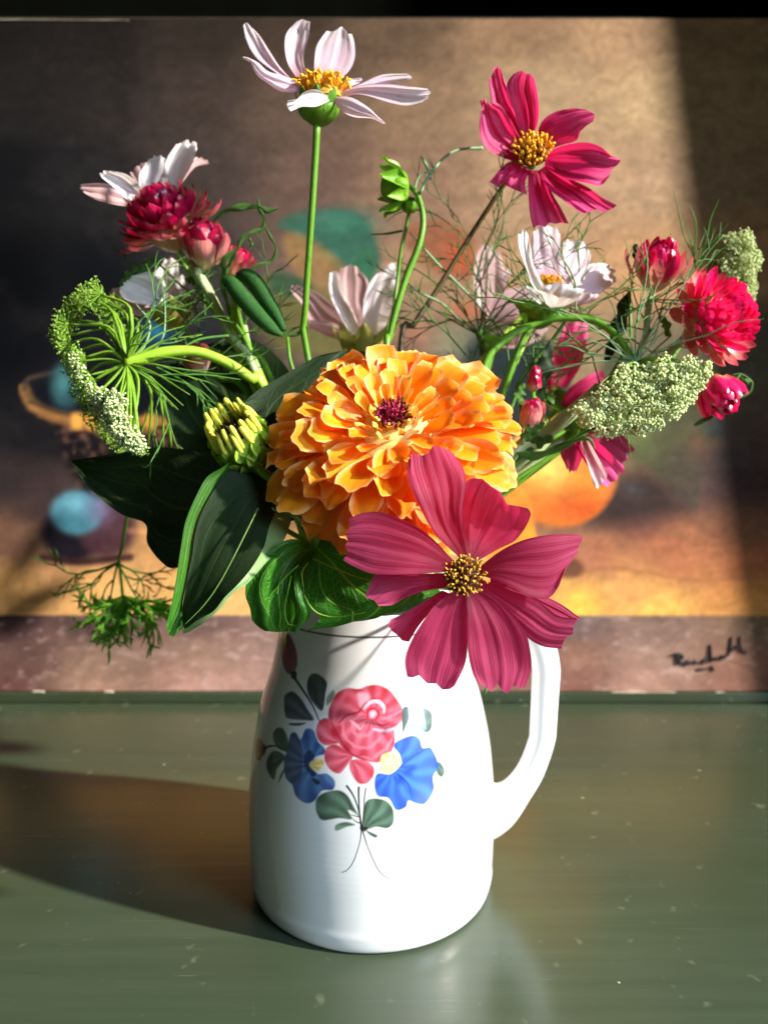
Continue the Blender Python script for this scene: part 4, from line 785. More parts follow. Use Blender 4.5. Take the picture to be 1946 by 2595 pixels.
strawflower('open crimson strawflower under the white cosmos at upper left, seen from the side', 425, 568, .372, (-.35, -.45, .82), .0250, 96, [M_bract, M_bract, M_bract, M_bract, M_bractp], (74, -22, 1.15), [(470,650,.375),(520,720,.372),(575,830,.365),(640,960,.36)], 11, M_stemp, 11, sf, tail=(-.022, .01), lw=(.58, .34), hgt=.42)
strawflower('closed dark crimson strawflower just right of the open one on the left', 520, 640, .368, (.12, -.5, .86), .0145, 40, [M_bract, M_bract, M_bract, M_bract, M_bract, M_bract, M_bractp], (84, 46, 1.3), [(500,690,.368),(540,760,.366),(600,870,.36),(650,950,.355)], 10, M_stemp, 12, sf, tail=(-.018, .005), lw=(1.05, .62), hgt=.5)
strawflower('small half hidden crimson strawflower behind the curled green leaf', 592, 680, .385, (.4, -.3, .8), .012, 30, [M_bract, M_bractp], (80, 30, 1.1), [(600,760,.38),(640,900,.37)], 6, M_stem, 13, sf, tail=(-.012, .012), lw=(.9, .5))
strawflower('big open magenta strawflower at the right edge', 1808, 806, .348, (.42, -.86, .26), .0222, 110, [M_bract2, M_bract2, M_bract2, M_bract2, M_bractp], (78, -18, 1.15), [(1690,900,.362),(1600,1000,.36),(1450,1100,.352),(1300,1190,.345)], 10, M_stemp, 14, sf, tail=(.024, .008), lw=(.60, .34), hgt=.42)
strawflower('half open magenta strawflower with a green leaf tip, above the big one on the right', 1662, 695, .362, (.05, -.45, .9), .0160, 44, [M_bract, M_bract, M_bract, M_bract2, M_bract, M_bractp], (84, 34, 1.3), [(1640,790,.364),(1625,880,.362),(1520,1040,.355),(1380,1150,.35)], 8, M_stemp, 15, sf, tail=(.022, .012), lw=(.92, .42), hgt=.5)
strawflower('hanging magenta strawflower bud below the big one on the right', 1808, 985, .352, (.25, -.55, -.72), .0135, 38, [M_bract, M_bract2], (82, 44, 1.2), [(1760,930,.36),(1690,960,.362),(1560,1060,.36),(1400,1150,.35)], 5, M_stem, 16, sf, tail=(.020, .004), lw=(1.0, .5), hgt=.5)
strawflower('small pink strawflower bud between the orange zinnia and the right umbel', 1346, 1062, .335, (.05, -.6, .8), .0085, 26, [M_bract2, M_bractp], (84, 60, 1.3), [(1345,1110,.338),(1300,1180,.34)], 6, M_stem, 17, sf, tail=(.016, -.004), lw=(1.15, .8), hgt=.5)
strawflower('small dark pink strawflower bud under the arching lime stem on the left', 505, 925, .372, (-.1, -.6, .7), .0095, 26, [M_bract, M_bractp], (84, 50, 1.3), [(560,960,.37),(640,1020,.36)], 6, M_stem, 18, sf, tail=(-.02, .012), lw=(1.1, .7), hgt=.5)
strawflower('tiny maroon strawflower bud standing behind the small pink bud', 1352, 975, .345, (.05, -.2, 1), .0060, 20, [M_bract], (86, 66, 1.3), [(1352,1040,.345),(1320,1150,.345)], 5, M_stem, 19, sf, tail=(.012, .004), lw=(1.5, .8), hgt=.5)
# ================================================================ other cosmos
def cosmos(label, petals, Z, calc, stem, srad, smat, group, centre=None, tail=(0, 0), calmat=None, pleat=.0004):
    t = thing('cosmos_flower', label, 'flower', MOUTH - [0, 0, .05], group)
    for i, (mat, L_, R_, T_, d_, cup) in enumerate(petals): add_rail(t, 'petal', mat, L_, R_, T_, Z, d_, cup=cup, pleat=pleat, npl=2.4, seed=i + len(label), wav=.001, notch=10)
    if calc: 
        (x, y, Y), ax, r, h = calc; calyx(t, P(x, y, Y), relang(ax), r, h, calmat or M_calyxy, spread=.3 if calmat is None else .05, seplen=r * (1.15 if calmat is None else .8))
    if centre: (x, y, Y), ax, r, n = centre; stamens(t, P(x, y, Y), relang(ax), r, n, r * .45, M_pollen, M_pollen2, .5, 3, r * .05)
    if stem: add_stem(t, stem, srad, smat, tail=tail)
    return t
Z4 = (150, 320, .36166); W_ = M_white
cosmos('white cosmos at far upper left, its back to the viewer', [
 (M_mauve_shade, [(560,570),(400,550),(250,510),(192,480)], [(560,500),(430,430),(300,400),(165,405)], [(150,430),(152,412)], (.385,.375,.37), .001),
 (M_mauve_shade, [(600,470),(540,400),(500,330)], [(640,420),(650,330),(640,235)], [(530,300),(560,270),(590,262)], (.40,.415,.42), .001),
 (M_mauve_shade, [(850,350),(900,270),(960,215)], [(860,400),(950,290),(1040,272)], [(1010,225),(1055,255)], (.40,.41,.415), .001),
 (W_, [(610,560),(500,530),(400,440),(300,360)], [(640,520),(570,420),(480,340),(380,315)], [(288,335),(320,312)], (.385,.368,.362), .004),
 (W_, [(630,560),(575,450),(560,360),(590,290),(640,225)], [(700,520),(745,440),(762,350),(755,240)], [(665,215),(700,205),(725,210)], (.386,.378,.386), .003),
 (W_, [(700,520),(740,380),(752,240),(825,120)], [(820,480),(880,360),(940,250),(970,150)], [(845,128),(870,105),(895,95),(915,118),(945,105),(962,120)], (.388,.384,.395), .003)],
 Z4, ((410,500,.386), (-.25,-.1,.95), .0080, .010), [(400,530,.386),(430,600,.39),(520,760,.392),(620,900,.38)], 6, M_stem, 'blush and white cosmos', tail=(-.02,.02))
cosmos('small white cosmos below the crimson strawflower on the left, turned away', [
 (M_mauve_shade, [(760,1300),(560,1330),(400,1270),(355,1210)], [(740,1250),(560,1180),(430,1130)], [(360,1150),(400,1130)], (.395,.385,.38), .001),
 (W_, [(770,1290),(600,1250),(480,1220),(428,1170)], [(800,1220),(720,1100),(640,1020),(560,1030)], [(430,1130),(460,1090),(500,1060)], (.393,.376,.370), .004),
 (W_, [(770,1250),(700,1150),(650,1050),(720,960)], [(850,1200),(845,1080),(835,960)], [(760,925),(800,912),(825,935)], (.394,.386,.392), .003),
 (W_, [(850,1200),(845,1120),(850,1050)], [(900,1200),(885,1120),(880,1060)], [(865,1040)], (.396,.398,.40), .001)],
 Z4, ((437,785,.395), (-.3,-.1,.95), .010, .010), [(450,810,.396),(520,900,.395),(640,1000,.38)], 6, M_stem, 'blush and white cosmos', tail=(-.015,.022))
Z5 = (700, 400, .3918)
cosmos('white cosmos in shade right behind the orange zinnia, seen from below', [
 (M_mauve_shade, [(480,1170),(250,1120),(170,960),(100,870)], [(520,1110),(400,980),(260,870),(150,830)], [(95,840),(120,820)], (.43,.44,.445), .002),
 (M_mauve_shade, [(520,1150),(420,960),(400,800),(420,720)], [(600,1130),(590,950),(600,820),(560,750)], [(450,700),(500,690),(530,715)], (.428,.440,.442), .002),
 (W_, [(500,1170),(400,1000),(338,860),(345,750)], [(560,1150),(490,980),(430,860),(400,740)], [(365,738)], (.42,.412,.415), .003),
 (W_, [(570,1150),(563,950),(600,820),(660,740),(735,712)], [(690,1150),(725,1040),(762,900),(792,745)], [(738,680),(752,672),(772,690),(790,700)], (.42,.412,.412), .004),
 (M_mauve_shade, [(500,1200),(350,1160),(230,1110)], [(500,1140),(350,1060),(215,1050)], [(210,1080)], (.425,.43,.435), .002)],
 Z5, ((925,850,.424), (0,-.1,1), .0135, .016), [(925,880,.424),(920,960,.41),(930,1060,.39)], 7, M_stem, 'blush and white cosmos', tail=(0,.026))
Z6 = (1250, 530, .4195)
cosmos('white cosmos cupped upwards, right of the feathery greenery', [
 (M_blush, [(440,470),(550,350),(640,325),(690,332)], [(470,560),(600,530),(700,470),(750,430)], [(735,372),(722,400)], (.36,.368,.375), .002),
 (M_blush, [(370,450),(400,300),(425,200)], [(460,450),(540,380),(585,300),(580,250)], [(450,182),(480,195),(500,190),(530,188),(560,225)], (.362,.378,.385), .002),
 (M_blush, [(280,440),(232,290),(228,170)], [(400,430),(402,280),(402,150)], [(250,130),(270,108),(305,85),(335,98),(350,112),(380,112)], (.36,.375,.385), .002),
 (W_, [(270,560),(200,360),(158,240),(152,155)], [(330,500),(250,350),(222,220)], [(165,148),(190,118),(210,160)], (.352,.345,.345), .003),
 (W_, [(330,600),(300,520),(310,460)], [(420,590),(500,550),(550,490)], [(380,445),(430,450),(480,470),(520,478)], (.345,.332,.328), -.003),
 (M_mauve_shade, [(420,600),(440,560),(480,520)], [(520,580),(600,560),(640,520)], [(560,500)], (.352,.35,.35), .001),
 (W_, [(300,590),(240,540),(190,470)], [(340,560),(300,510),(230,480)], [(205,465)], (.348,.338,.336), .002)],
 Z6, ((1368,768,.356), (.12,-.1,.98), .0095, .012), [(1368,810,.352),(1330,850,.352),(1290,950,.35),(1270,1010,.35),(1240,1100,.345)], 8, M_stem, 'blush and white cosmos', centre=((1392,722,.356), (.1,-.2,.97), .0052, 50), tail=(.012,.01), calmat=M_calyx)
cosmos('pale mauve cosmos far behind the dark feathery sprig', [
 (M_mauve_shade, [(1350,1100),(1280,850),(1285,680),(1310,590)], [(1430,1080),(1480,900),(1480,740),(1450,630)], [(1340,565),(1390,572),(1420,590)], (.455,.46,.47), .003),
 (M_mauve_shade, [(1360,1140),(1370,960),(1480,860),(1600,830)], [(1400,1140),(1530,1080),(1640,980)], [(1650,850),(1680,900)], (.455,.45,.45), .004),
 (M_mauve_shade, [(1400,1180),(1500,1140),(1680,1060)], [(1400,1220),(1560,1230),(1700,1180)], [(1760,1100)], (.455,.45,.45), .003),
 (M_blush, [(1450,800),(1470,760),(1500,720)], [(1460,815),(1495,790),(1510,740)], [(1508,722)], (.448,.447,.447), .001)],
 Z5, ((1250,850,.458), (.3,-.2,.9), .010, .010), [(1250,880,.458),(1220,980,.43),(1150,1060,.40)], 6, M_stem, 'shaded cosmos at the back', tail=(.01,.03), calmat=M_calyx)
cosmos('bright pink cosmos behind the stems left of the right umbel', [
 (M_pink, [(350,1060),(345,960),(370,840),(420,740)], [(440,1080),(520,960),(560,820),(572,730)], [(440,690),(480,660),(530,625),(555,650),(568,690)], (.405,.41,.42), .003),
 (M_pink, [(400,1190),(450,1090),(560,1010),(640,970)], [(440,1230),(560,1190),(640,1120)], [(680,1000),(680,1060)], (.405,.40,.40), .003),
 (M_pink, [(330,1110),(310,1080),(320,1020)], [(360,1100),(360,1060),(350,1010)], [(335,1000)], (.41,.41,.41), .001)],
 Z6, ((1425,1010,.41), (.1,-.5,.7), .009, .009), [(1420,1030,.412),(1360,1090,.40),(1280,1160,.385)], 6, M_stem, 'shaded cosmos at the back', tail=(.018,.026), calmat=M_calyx)
cosmos('drooping mauve pink cosmos under the right umbel, seen from behind', [
 (M_rose, [(590,1330),(700,1322),(780,1365),(850,1450)], [(560,1370),(650,1470),(780,1560)], [(840,1475),(800,1470),(815,1500),(790,1530)], (.352,.362,.37), .003),
 (M_pink, [(570,1360),(680,1450),(790,1560)], [(480,1400),(560,1540),(660,1669)], [(785,1590),(755,1600),(740,1640),(700,1660),(690,1675)], (.350,.343,.345), .004),
 (M_rose, [(540,1370),(540,1480),(500,1590)], [(500,1380),(405,1460),(440,1560)], [(480,1580),(460,1590)], (.352,.355,.36), .003),
 (M_mauve_shade, [(560,1370),(620,1480),(690,1600)], [(520,1390),(570,1540),(600,1660)], [(660,1650),(630,1690)], (.3495,.339,.340), .004)],
 Z6, ((1480,1100,.35), (.4,-.3,-.85), .0075, .008), [(1465,1090,.35),(1430,1095,.348),(1380,1120,.345),(1300,1160,.345)], 6, M_stem, 'shaded cosmos at the back', tail=(.022,.0), calmat=M_calyx)
# closed green seed head with curled sepals, centre
t = thing('cosmos_bud', 'nodding green cosmos bud with curled sepal tips on a hooked stem', 'flower bud', MOUTH - [0, 0, .05])
bc = P(1003, 475, .362); bx = relang([-1, -.1, -.05]); FRc = frame(bx)
m = MB(); pr = catmull([(-.006, .002), (-.005, .0055), (-.001, .0072), (.004, .006), (.007, .0025)], 12); a = np.arange(24) * math.pi / 12
v = np.array([(p[1] * (1 + .12 * math.cos(5 * x)) * math.cos(x), p[1] * (1 + .12 * math.cos(5 * x)) * math.sin(x), p[0]) for p in pr for x in a]); m.add(v @ np.array(FRc.to_3x3()).T + bc, gridF(12, 24, True)); part('head', m.mesh('head', M_green, off(t)), t)
sm = [petal_mesh('sepal', M_green, .0135, .0075, [.8, 1, .95, .7, .4, .1], .35, -.3, 11, 7, tip=.1, curl=c_, seed=i) for i, c_ in enumerate((-1.4, -.9, -1.8))]
for i in range(8): place(t, 'sepal', sm[i % 3], bc, FRc, i * math.pi / 4 + .2, R(48 if i % 2 else 62), .0050, -.004, rz.uniform(.85, 1.1))
add_stem(t, [(1022,465,.362),(1045,478,.362),(1062,505,.362),(1072,560,.36),(1062,620,.358),(1030,700,.357),(1005,780,.356),(985,860,.355),(978,910,.352)], [5,6,7,8.5,8.5,8,8,8,8], M_stem, tail=(.004, .006))
t = thing('cosmos_bud', 'tiny green bud hugging the hooked stem, on its own thin dark stem', 'flower bud', MOUTH - [0, 0, .05])
c_ = P(1038, 520, .368); m = MB(); pr = catmull([(-.004, .001), (-.002, .0035), (.001, .004), (.004, .001)], 9); v = np.array([(p[1] * math.cos(x), p[1] * math.sin(x), p[0]) for p in pr for x in a]); m.add(v @ np.array(frame((-.5, -.3, .5)).to_3x3()).T + c_, gridF(9, 24, True)); part('head', m.mesh('head', M_green, off(t)), t)
add_stem(t, [(1040,525,.368),(1028,580,.368),(1015,640,.366),(1008,700,.366),(995,800,.362),(975,900,.358)], [5,4.5,4.5,5,5,5], M_stem, tail=(.002, .016))
for pts, rd in (([(1064,490,.361),(1085,450,.362),(1120,405,.366),(1160,380,.37),(1222,375,.375)], [4,3.4,3,3.4,4.4]), ([(1050,480,.360),(1060,450,.36),(1085,435,.36),(1100,432,.36)], [3,2.5,2.2,1]), ([(1090,455,.363),(1085,430,.364),(1072,405,.365),(1066,396,.366)], [2,3.4,3.6,1])):
    add_stem(t, pts, rd, M_fernl, name='thread_leaf')

# ================================================================ umbels
Z7 = (100, 680, .3918)
t = thing('umbel_flower', 'lime green lacy umbel seen from behind at far left on an arching stem', 'flower', MOUTH - [0, 0, .05])
hub = P(322, 922, .330)
um = [(400,170,.335,40),(330,200,.345,40),(270,250,.350,40),(440,230,.348,30),(190,365,.338,40),(230,330,.352,30),(170,440,.345,36),(205,480,.340,36),(230,540,.345,36),(300,575,.330,36),(250,620,.345,36),(300,690,.340,36),(360,720,.328,34),(300,790,.348,30),(400,800,.330,34),(470,820,.322,34),(370,860,.340,34),(520,880,.320,34),(440,930,.330,34),(540,970,.322,34),(400,960,.345,30),(600,1085,.316,36),(650,1100,.320,30),(480,1040,.340,30),(560,1120,.338,30),(700,1180,.338,30),(800,1185,.340,36),(860,1200,.35,30),(560,420,.365,26),(620,1180,.350,26),(480,330,.362,26),(520,260,.36,24)]
pts = [P(Z7[0] + x * Z7[2], Z7[1] + y * Z7[2], Y) for x, y, Y, n in um]
umbel(t, hub, pts, M_umbg, M_umbd, .00085, .0068, 34, .00055, 3, bow=.6, out=relang([-.8, -.05, -.35]), cone=1.3, dens=[n for *_, n in um])
white = [(330,690,.326,26),(390,800,.322,34),(450,830,.318,40),(520,830,.316,40),(500,900,.314,44),(440,900,.320,36),(400,880,.326,30),(540,960,.314,40),(590,1090,.308,44),(640,1110,.307,44),(560,1050,.310,40),(280,600,.328,24),(620,1060,.309,34),(480,980,.318,30)]
umbel(t, hub, [P(Z7[0] + x * Z7[2], Z7[1] + y * Z7[2], Y) for x, y, Y, n in white], M_umbg, M_umb, .0007, .0050, 30, .00068, 6, out=relang([-.5, -.75, -.35]), cone=1.25, dens=[n for *_, n in white], nm='ray')
for i in range(16):
    a_ = i / 16 * 2 * math.pi; tip = hub + np.array([.022 + .012 * math.cos(a_), .012 * math.sin(a_ * 2), .020 * math.sin(a_)]); m = MB(); v, f_, u = tubeVF([hub, hub * .5 + tip * .5 + [-.002, 0, .003], tip], [.0006, .0004, .0002], 5, 8); m.add(v, f_, u); part('bract', m.mesh('bract', M_umbg, off(t)), t)
add_stem(t, [(318,918,.330),(345,915,.331),(420,893,.334),(500,892,.338),(580,922,.342),(640,962,.346),(670,985,.348)], [14,15,13,13,13,13,12], M_stemy, tail=(-.024, -.004), ns=14)
S7 = lambda x, y, Y: P(Z7[0] + x * Z7[2], Z7[1] + y * Z7[2], Y)
fr = [(S7(620,640,.332), relang([1, -.1, -.28]), .024), (S7(640,600,.332), relang([1, .2, -.12]), .030), (S7(640,560,.334), relang([.9, .1, .5]), .022), (S7(600,540,.334), relang([.5, .3, .9]), .026), (S7(620,660,.330), relang([.8, -.1, -.55]), .030), (S7(560,520,.334), relang([.2, .3, .95]), .030), (S7(660,620,.332), relang([1, .3, .1]), .034), (S7(760,640,.336), relang([.9, .0, -.35]), .028)]
fronds(t, fr, M_fern, 5, 2, .00042, nb=3, spread=.55)
add_stem(t, [(440,950,.333),(520,950,.336),(610,962,.34)], [2.5,2,1], M_fern, name='thread_leaf'); add_stem(t, [(580,850,.35),(500,862,.345),(440,900,.34)], [3,3,1.5], M_fern, name='thread_leaf')
add_stem(t, [(405,700,.35),(418,760,.35),(415,850,.345),(380,900,.34)], [1,2,2.5,2.5], M_fernl, name='thread_leaf'); add_stem(t, [(345,770,.34),(380,820,.34),(365,880,.338),(330,905,.335)], [1,2.5,3,3], M_fernl, name='thread_leaf')

t = thing('umbel_flower', 'dense greenish white umbel facing the viewer on the right, wedge shaped', 'flower', MOUTH - [0, 0, .05])
hub = P(1610, 918, .345); ol = [(1250+x*.4195, 530+y*.4195) for x, y in [(790,930),(1000,915),(1260,930),(1285,1030),(1230,1130),(1080,1240),(850,1330),(600,1330),(490,1200),(640,1090),(700,1000)]]
cand = []; rr2 = np.random.default_rng(12)
for gy in np.arange(910, 1095, 22):
    for gx_ in np.arange(1450, 1800, 27):
        x = gx_ + (10 if int(gy / 17) % 2 else 0) + rr2.uniform(-6, 6); y = gy + rr2.uniform(-5, 5)
        if polymask(np.array([x]), np.array([y]), ol, 1)[0] > .5: cand.append((x, y))
pts = [P(x, y, .322 + .00009 * (x - 1600) * (-1) * .6 + .00012 * (1000 - y) + rr2.normal(0, .0012)) for x, y in cand]
umbel(t, hub, pts, M_umbg, M_umb, .00045, .0034, 13, .00074, 7, out=relang([.1, -.85, -.25]), cone=.95, dens=[int(rr2.integers(10, 17)) for _ in pts])
add_stem(t, [(1612,920,.346),(1590,890,.348),(1560,850,.35),(1510,815,.352),(1450,806,.352),(1380,812,.352),(1310,840,.350),(1255,880,.348),(1225,930,.346),(1210,990,.345)], [9,9,9,9,9,10,10,10,11,11], M_stem, tail=(.006, -.002), ns=12)
fr = [(hub, relang([math.cos(a_), -.1 + .3 * math.sin(i * 2.), math.sin(a_)]), .016 + .008 * (i % 3)) for i, a_ in enumerate(np.linspace(.15, 3.0, 15))]
fronds(t, fr, M_fernl, 9, 1, .0004, nb=2, spread=.4)
t = thing('umbel_flower', 'small pale green umbel standing at the far right edge behind the magenta strawflower', 'flower', MOUTH - [0, 0, .05])
hub = P(1780, 720, .392); ol = [(1250+x*.4195, 530+y*.4195) for x, y in [(1385,200),(1450,150),(1530,170),(1540,260),(1590,290),(1570,370),(1530,390),(1545,470),(1530,590),(1490,580),(1480,480),(1400,440),(1335,390),(1390,290)]]
cand = []
for gy in np.arange(590, 780, 17):
    for gx_ in np.arange(1800, 1925, 18):
        x = gx_ + rr2.uniform(-6, 6); y = gy + rr2.uniform(-5, 5)
        if polymask(np.array([x]), np.array([y]), ol, 1)[0] > .5: cand.append((x, y))
umbel(t, hub, [P(x, y, .385 + rr2.normal(0, .003)) for x, y in cand], M_umbg, M_umb, .0005, .0040, 13, .0007, 8, out=relang([.6, -.6, .3]), cone=1.2)
add_stem(t, [(1780,722,.392),(1760,760,.392),(1730,860,.39),(1620,1010,.38),(1450,1120,.37)], 6, M_stem, tail=(.02, .02))
fronds(t, [(P(1775,730,.39), relang([-.3, 0, 1]), .026), (P(1765,740,.39), relang([-.15, 0, 1]), .03), (P(1770,740,.39), relang([.1, 0, 1]), .028), (P(1770,740,.39), relang([.5, 0, .9]), .022), (P(1760,740,.39), relang([-.7, 0, .8]), .022)], M_fern, 4, 1, .00045, nb=2, spread=.35)

# ================================================================ leaves
Z8 = (80, 1100, .55455)
t = thing('leaf', 'large dark green pointed leaf reaching left under the lime umbel', 'leaf', MOUTH - [0, 0, .05], 'large zinnia leaves')
add_rail(t, 'blade', M_leaf, [(1020,60),(900,95),(600,60),(380,90),(182,120)], [(1000,420),(860,560),(665,612),(600,590),(530,500),(520,410),(400,360),(260,240),(186,128)], [], Z8, (.322,.326,.340), cup=.006, pleat=.0008, npl=2, nu=60, nv=31, wav=.003, seed=3)
add_stem(t, [(620,1290,.322),(720,1340,.326),(800,1400,.325)], [7,7,7], M_stem, tail=(-.022, -.014), name='leaf_stalk')
M_vein = stem_mat('leaf_midrib_green', (70,96,36), (88,118,46), rough=.5)
t = thing('leaf', 'folded green leaf with a bright wavy margin hanging in front at lower left', 'leaf', MOUTH - [0, 0, .05], 'large zinnia leaves')
LL = [(1040,180),(930,130),(860,160),(800,200),(750,290),(705,400),(680,540),(655,700),(635,800),(617,870)]
RR = [(1160,360),(1120,430),(1085,500),(1040,580),(980,640),(900,720),(840,800),(760,860),(700,900),(655,925)]
# inner face of the folded leaf and the two turned margins
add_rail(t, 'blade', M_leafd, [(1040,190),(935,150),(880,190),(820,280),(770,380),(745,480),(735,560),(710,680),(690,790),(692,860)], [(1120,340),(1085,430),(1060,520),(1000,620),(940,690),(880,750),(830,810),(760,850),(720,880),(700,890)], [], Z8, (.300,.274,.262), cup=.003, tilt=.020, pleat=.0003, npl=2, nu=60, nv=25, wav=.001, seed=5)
add_rail(t, 'left_margin', M_leafb, LL, [(1040,190),(935,150),(880,190),(820,280),(770,380),(745,480),(735,560),(710,680),(690,790),(700,880)], [(625,915),(642,932)], Z8, (.300,.278,.262), cup=.0, tilt=-.012, pleat=.0, npl=2, nu=60, nv=9, wav=.0020, seed=6)
add_stem(t, [(80+.55455*x, 1100+.55455*y, Y - .0042) for x, y, Y in ((1035,340,.283),(990,430,.276),(930,550,.270),(860,680,.266),(790,780,.263),(700,872,.2605))], [2.2,2.2,2.2,2,1.6,.8], M_vein, name='midrib', ns=8)
m_ = [(1120,340),(1085,430),(1060,520),(1000,620),(940,690),(880,750),(830,810),(760,850),(720,880),(700,890)]
M_under = plain_mat('pale_leaf_underside', (112,142,84), (134,162,104), 90, .5, .5, trans=.25)
add_rail(t, 'right_margin', M_under, m_, [(1190,370),(1180,420),(1140,510),(1070,590),(990,680),(920,730),(860,800),(790,860),(730,900),(690,915)], [], Z8, (.299,.262,.261), cup=.0, pleat=.0, npl=2, nu=60, nv=9, wav=.0012, seed=7)
add_stem(t, [(720,1290,.302),(760,1320,.312),(820,1400,.318)], [7,7,7], M_stem, tail=(-.014, -.02), name='leaf_stalk')
t = thing('leaf', 'broad veined green leaf under the zinnia overhanging the rim of the jug', 'leaf', MOUTH - [0, 0, .05], 'large zinnia leaves')
Z9 = (640, 1330, .30741)
# left lobe (shaded, furrowed) and right lobe around the bright bulge
add_rail(t, 'blade', M_leafb, [(470,150),(300,120),(120,230),(-20,400),(-60,560),(-20,690),(0,790),(60,850)], [(520,250),(470,330),(420,480),(440,620),(480,720),(440,800),(330,870)], [(100,875),(200,885),(300,878),(380,885)], Z9, (.284,.272,.276), cup=.002, pleat=.0016, npl=1.6, nu=50, nv=35, wav=.001, seed=8)
add_rail(t, 'blade', M_leafb, [(500,250),(420,330),(400,460),(430,600),(490,700),(560,750),(500,840),(400,882)], [(560,120),(900,200),(1200,380),(1480,520),(1560,560),(1500,640),(1380,720),(1260,745)], [(560,855),(700,838),(800,800),(850,798),(930,790),(990,745),(1080,752),(1160,745)], Z9, (.284,.272,.273), cup=-.003, pleat=.0010, npl=1.2, nu=60, nv=45, wav=.0014, seed=9)
sz = lambda x, y: (640 + x * .30741, 1330 + y * .30741)
for pts, rd in (([(500,280),(680,360),(830,420),(970,460)], [6,5,4,3]), ([(460,310),(405,400),(420,560),(500,700),(620,755),(780,750),(1010,705)], [5,5,4.5,4,3,2.5,1.5]), ([(380,330),(280,420),(200,520),(120,610)], [5,4,3,1.5]), ([(320,420),(290,560),(265,700),(290,810),(350,830)], [3,3.5,3,3,2])):
    add_stem(t, [(*sz(x, y), .2712) for x, y in pts], [r * .5 for r in rd], M_umbg, name='vein', ns=6)
add_stem(t, [(785,1400,.285),(830,1430,.296),(870,1450,.310)], [7,7,7], M_stemy, tail=(-.006, -.024), name='leaf_stalk')
t = thing('leaf', 'dark leaf in deep shade behind the upper left of the orange zinnia', 'leaf', MOUTH - [0, 0, .05], 'large zinnia leaves')
add_rail(t, 'blade', M_leaf, [(700,1330),(560,1200),(600,1060),(640,1000),(720,950),(800,905),(860,890)], [(820,1300),(900,1200),(960,1100),(1000,1000),(1010,930),(960,900),(900,888)], [], (0, 0, 1), (.325,.338,.350), cup=.004, nu=50, nv=25, wav=.002, seed=14)
add_stem(t, [(760,1330,.325),(800,1380,.325)], [6,6], M_stem, tail=(-.016, .0), name='leaf_stalk')
t = thing('leaf', 'dark leaf filling the shade behind the arching lime stem', 'leaf', MOUTH - [0, 0, .05], 'large zinnia leaves')
add_rail(t, 'blade', M_leaf, [(620,1250),(500,1180),(420,1060),(400,960),(470,900),(560,860)], [(760,1150),(760,1060),(740,960),(700,900),(640,860),(590,850)], [], (0, 0, 1), (.345,.370,.392), cup=.004, nu=50, nv=25, wav=.003, seed=15)
add_stem(t, [(680,1200,.345),(740,1300,.34)], [6,6], M_stem, tail=(-.02, .006), name='leaf_stalk')
t = thing('leaf', 'downy dark green leaf rolled into two tubes, left of the tall stem', 'leaf', MOUTH - [0, 0, .05])
S4 = lambda x, y: (150 + x * .36166, 320 + y * .36166)
add_stem(t, [(*S4(1165,1110), .352), (*S4(1200,1095), .351), (*S4(1260,1170), .350), (*S4(1380,1310), .349), (*S4(1480,1410), .349), (*S4(1560,1465), .350)], [14,20,21,20,17,5], M_fuzzy, name='roll', ns=16)
add_stem(t, [(*S4(1250,1050), .360), (*S4(1320,1055), .358), (*S4(1390,1120), .356), (*S4(1460,1230), .355), (*S4(1530,1340), .353), (*S4(1575,1430), .352)], [10,20,23,21,17,7], M_fuzzy, name='roll', ns=16)
add_stem(t, [(*S4(1210,1110), .356), (*S4(1230,1250), .358), (*S4(1235,1420), .36), (*S4(1270,1600), .36)], [8,9,11,12], M_stemy, name='leaf_stalk', tail=(-.014, .006))
t = thing('leaf', 'pair of curling light green leaf ends right of the rolled leaf', 'leaf', MOUTH - [0, 0, .05])
for a_, b_ in (([(1560,1475),(1600,1440),(1640,1420),(1690,1400)], [5,4,3,1]), ([(1600,1470),(1680,1450),(1720,1390),(1740,1410)], [3,5,4,4])):
    add_stem(t, [(*S4(x, y), .352) for x, y in a_], [r * 1.0 for r in b_], M_leafs, name='curl')
add_stem(t, [(*S4(1600,1475), .352), (*S4(1610,1600), .352), (760,1000,.35)], [4,5,5], M_stem, tail=(-.01, .01))
def curly(t, pts, wid, mat, name='curl', Y=.36):
    p = catmull([(x, y) for x, y, *_ in pts], 40); T = np.gradient(p, axis=0); T /= np.linalg.norm(T, axis=1)[:, None]; Nn = np.stack([-T[:, 1], T[:, 0]], 1); w_ = np.interp(np.linspace(0, 1, 40), np.linspace(0, 1, len(wid)), wid)
    tw = np.sin(np.linspace(0, 9, 40)); V = []; UV = []
    for i in range(40):
        for j in range(5):
            e = (j / 4 - .5) * 2; x, y = p[i] + Nn[i] * w_[i] * e * (.55 + .45 * abs(tw[i])); V.append(P(x, y, Y + e * w_[i] * .00018 * (1.1 - abs(tw[i])) + .0006 * e * e)); UV.append((i / 39, j / 4))
    m = MB(); m.add(np.array(V), gridF(40, 5), UV); part(name, m.mesh(name, mat, off(t)), t)
t = thing('leaf', 'twisted thin green leaves curling above the left strawflower stems', 'leaf', MOUTH - [0, 0, .05])
for pts, wd in (([S4(1060,720),S4(1110,640),S4(1180,590),S4(1300,565),S4(1400,570),S4(1460,590),S4(1540,575)], [2,4,9,11,8,9,2]), ([S4(1390,490),S4(1400,560),S4(1430,650),S4(1420,720),S4(1340,740),S4(1280,790),S4(1255,850)], [1,5,7,5,6,7,4]),
                ([S4(1440,700),S4(1490,790),S4(1520,870),S4(1490,940),S4(1400,970),S4(1330,1020)], [3,4,4,5,6,3]), ([S4(1330,780),S4(1350,830),S4(1335,860)], [4,5,2])): curly(t, pts, wd, M_leafs, Y=.362)
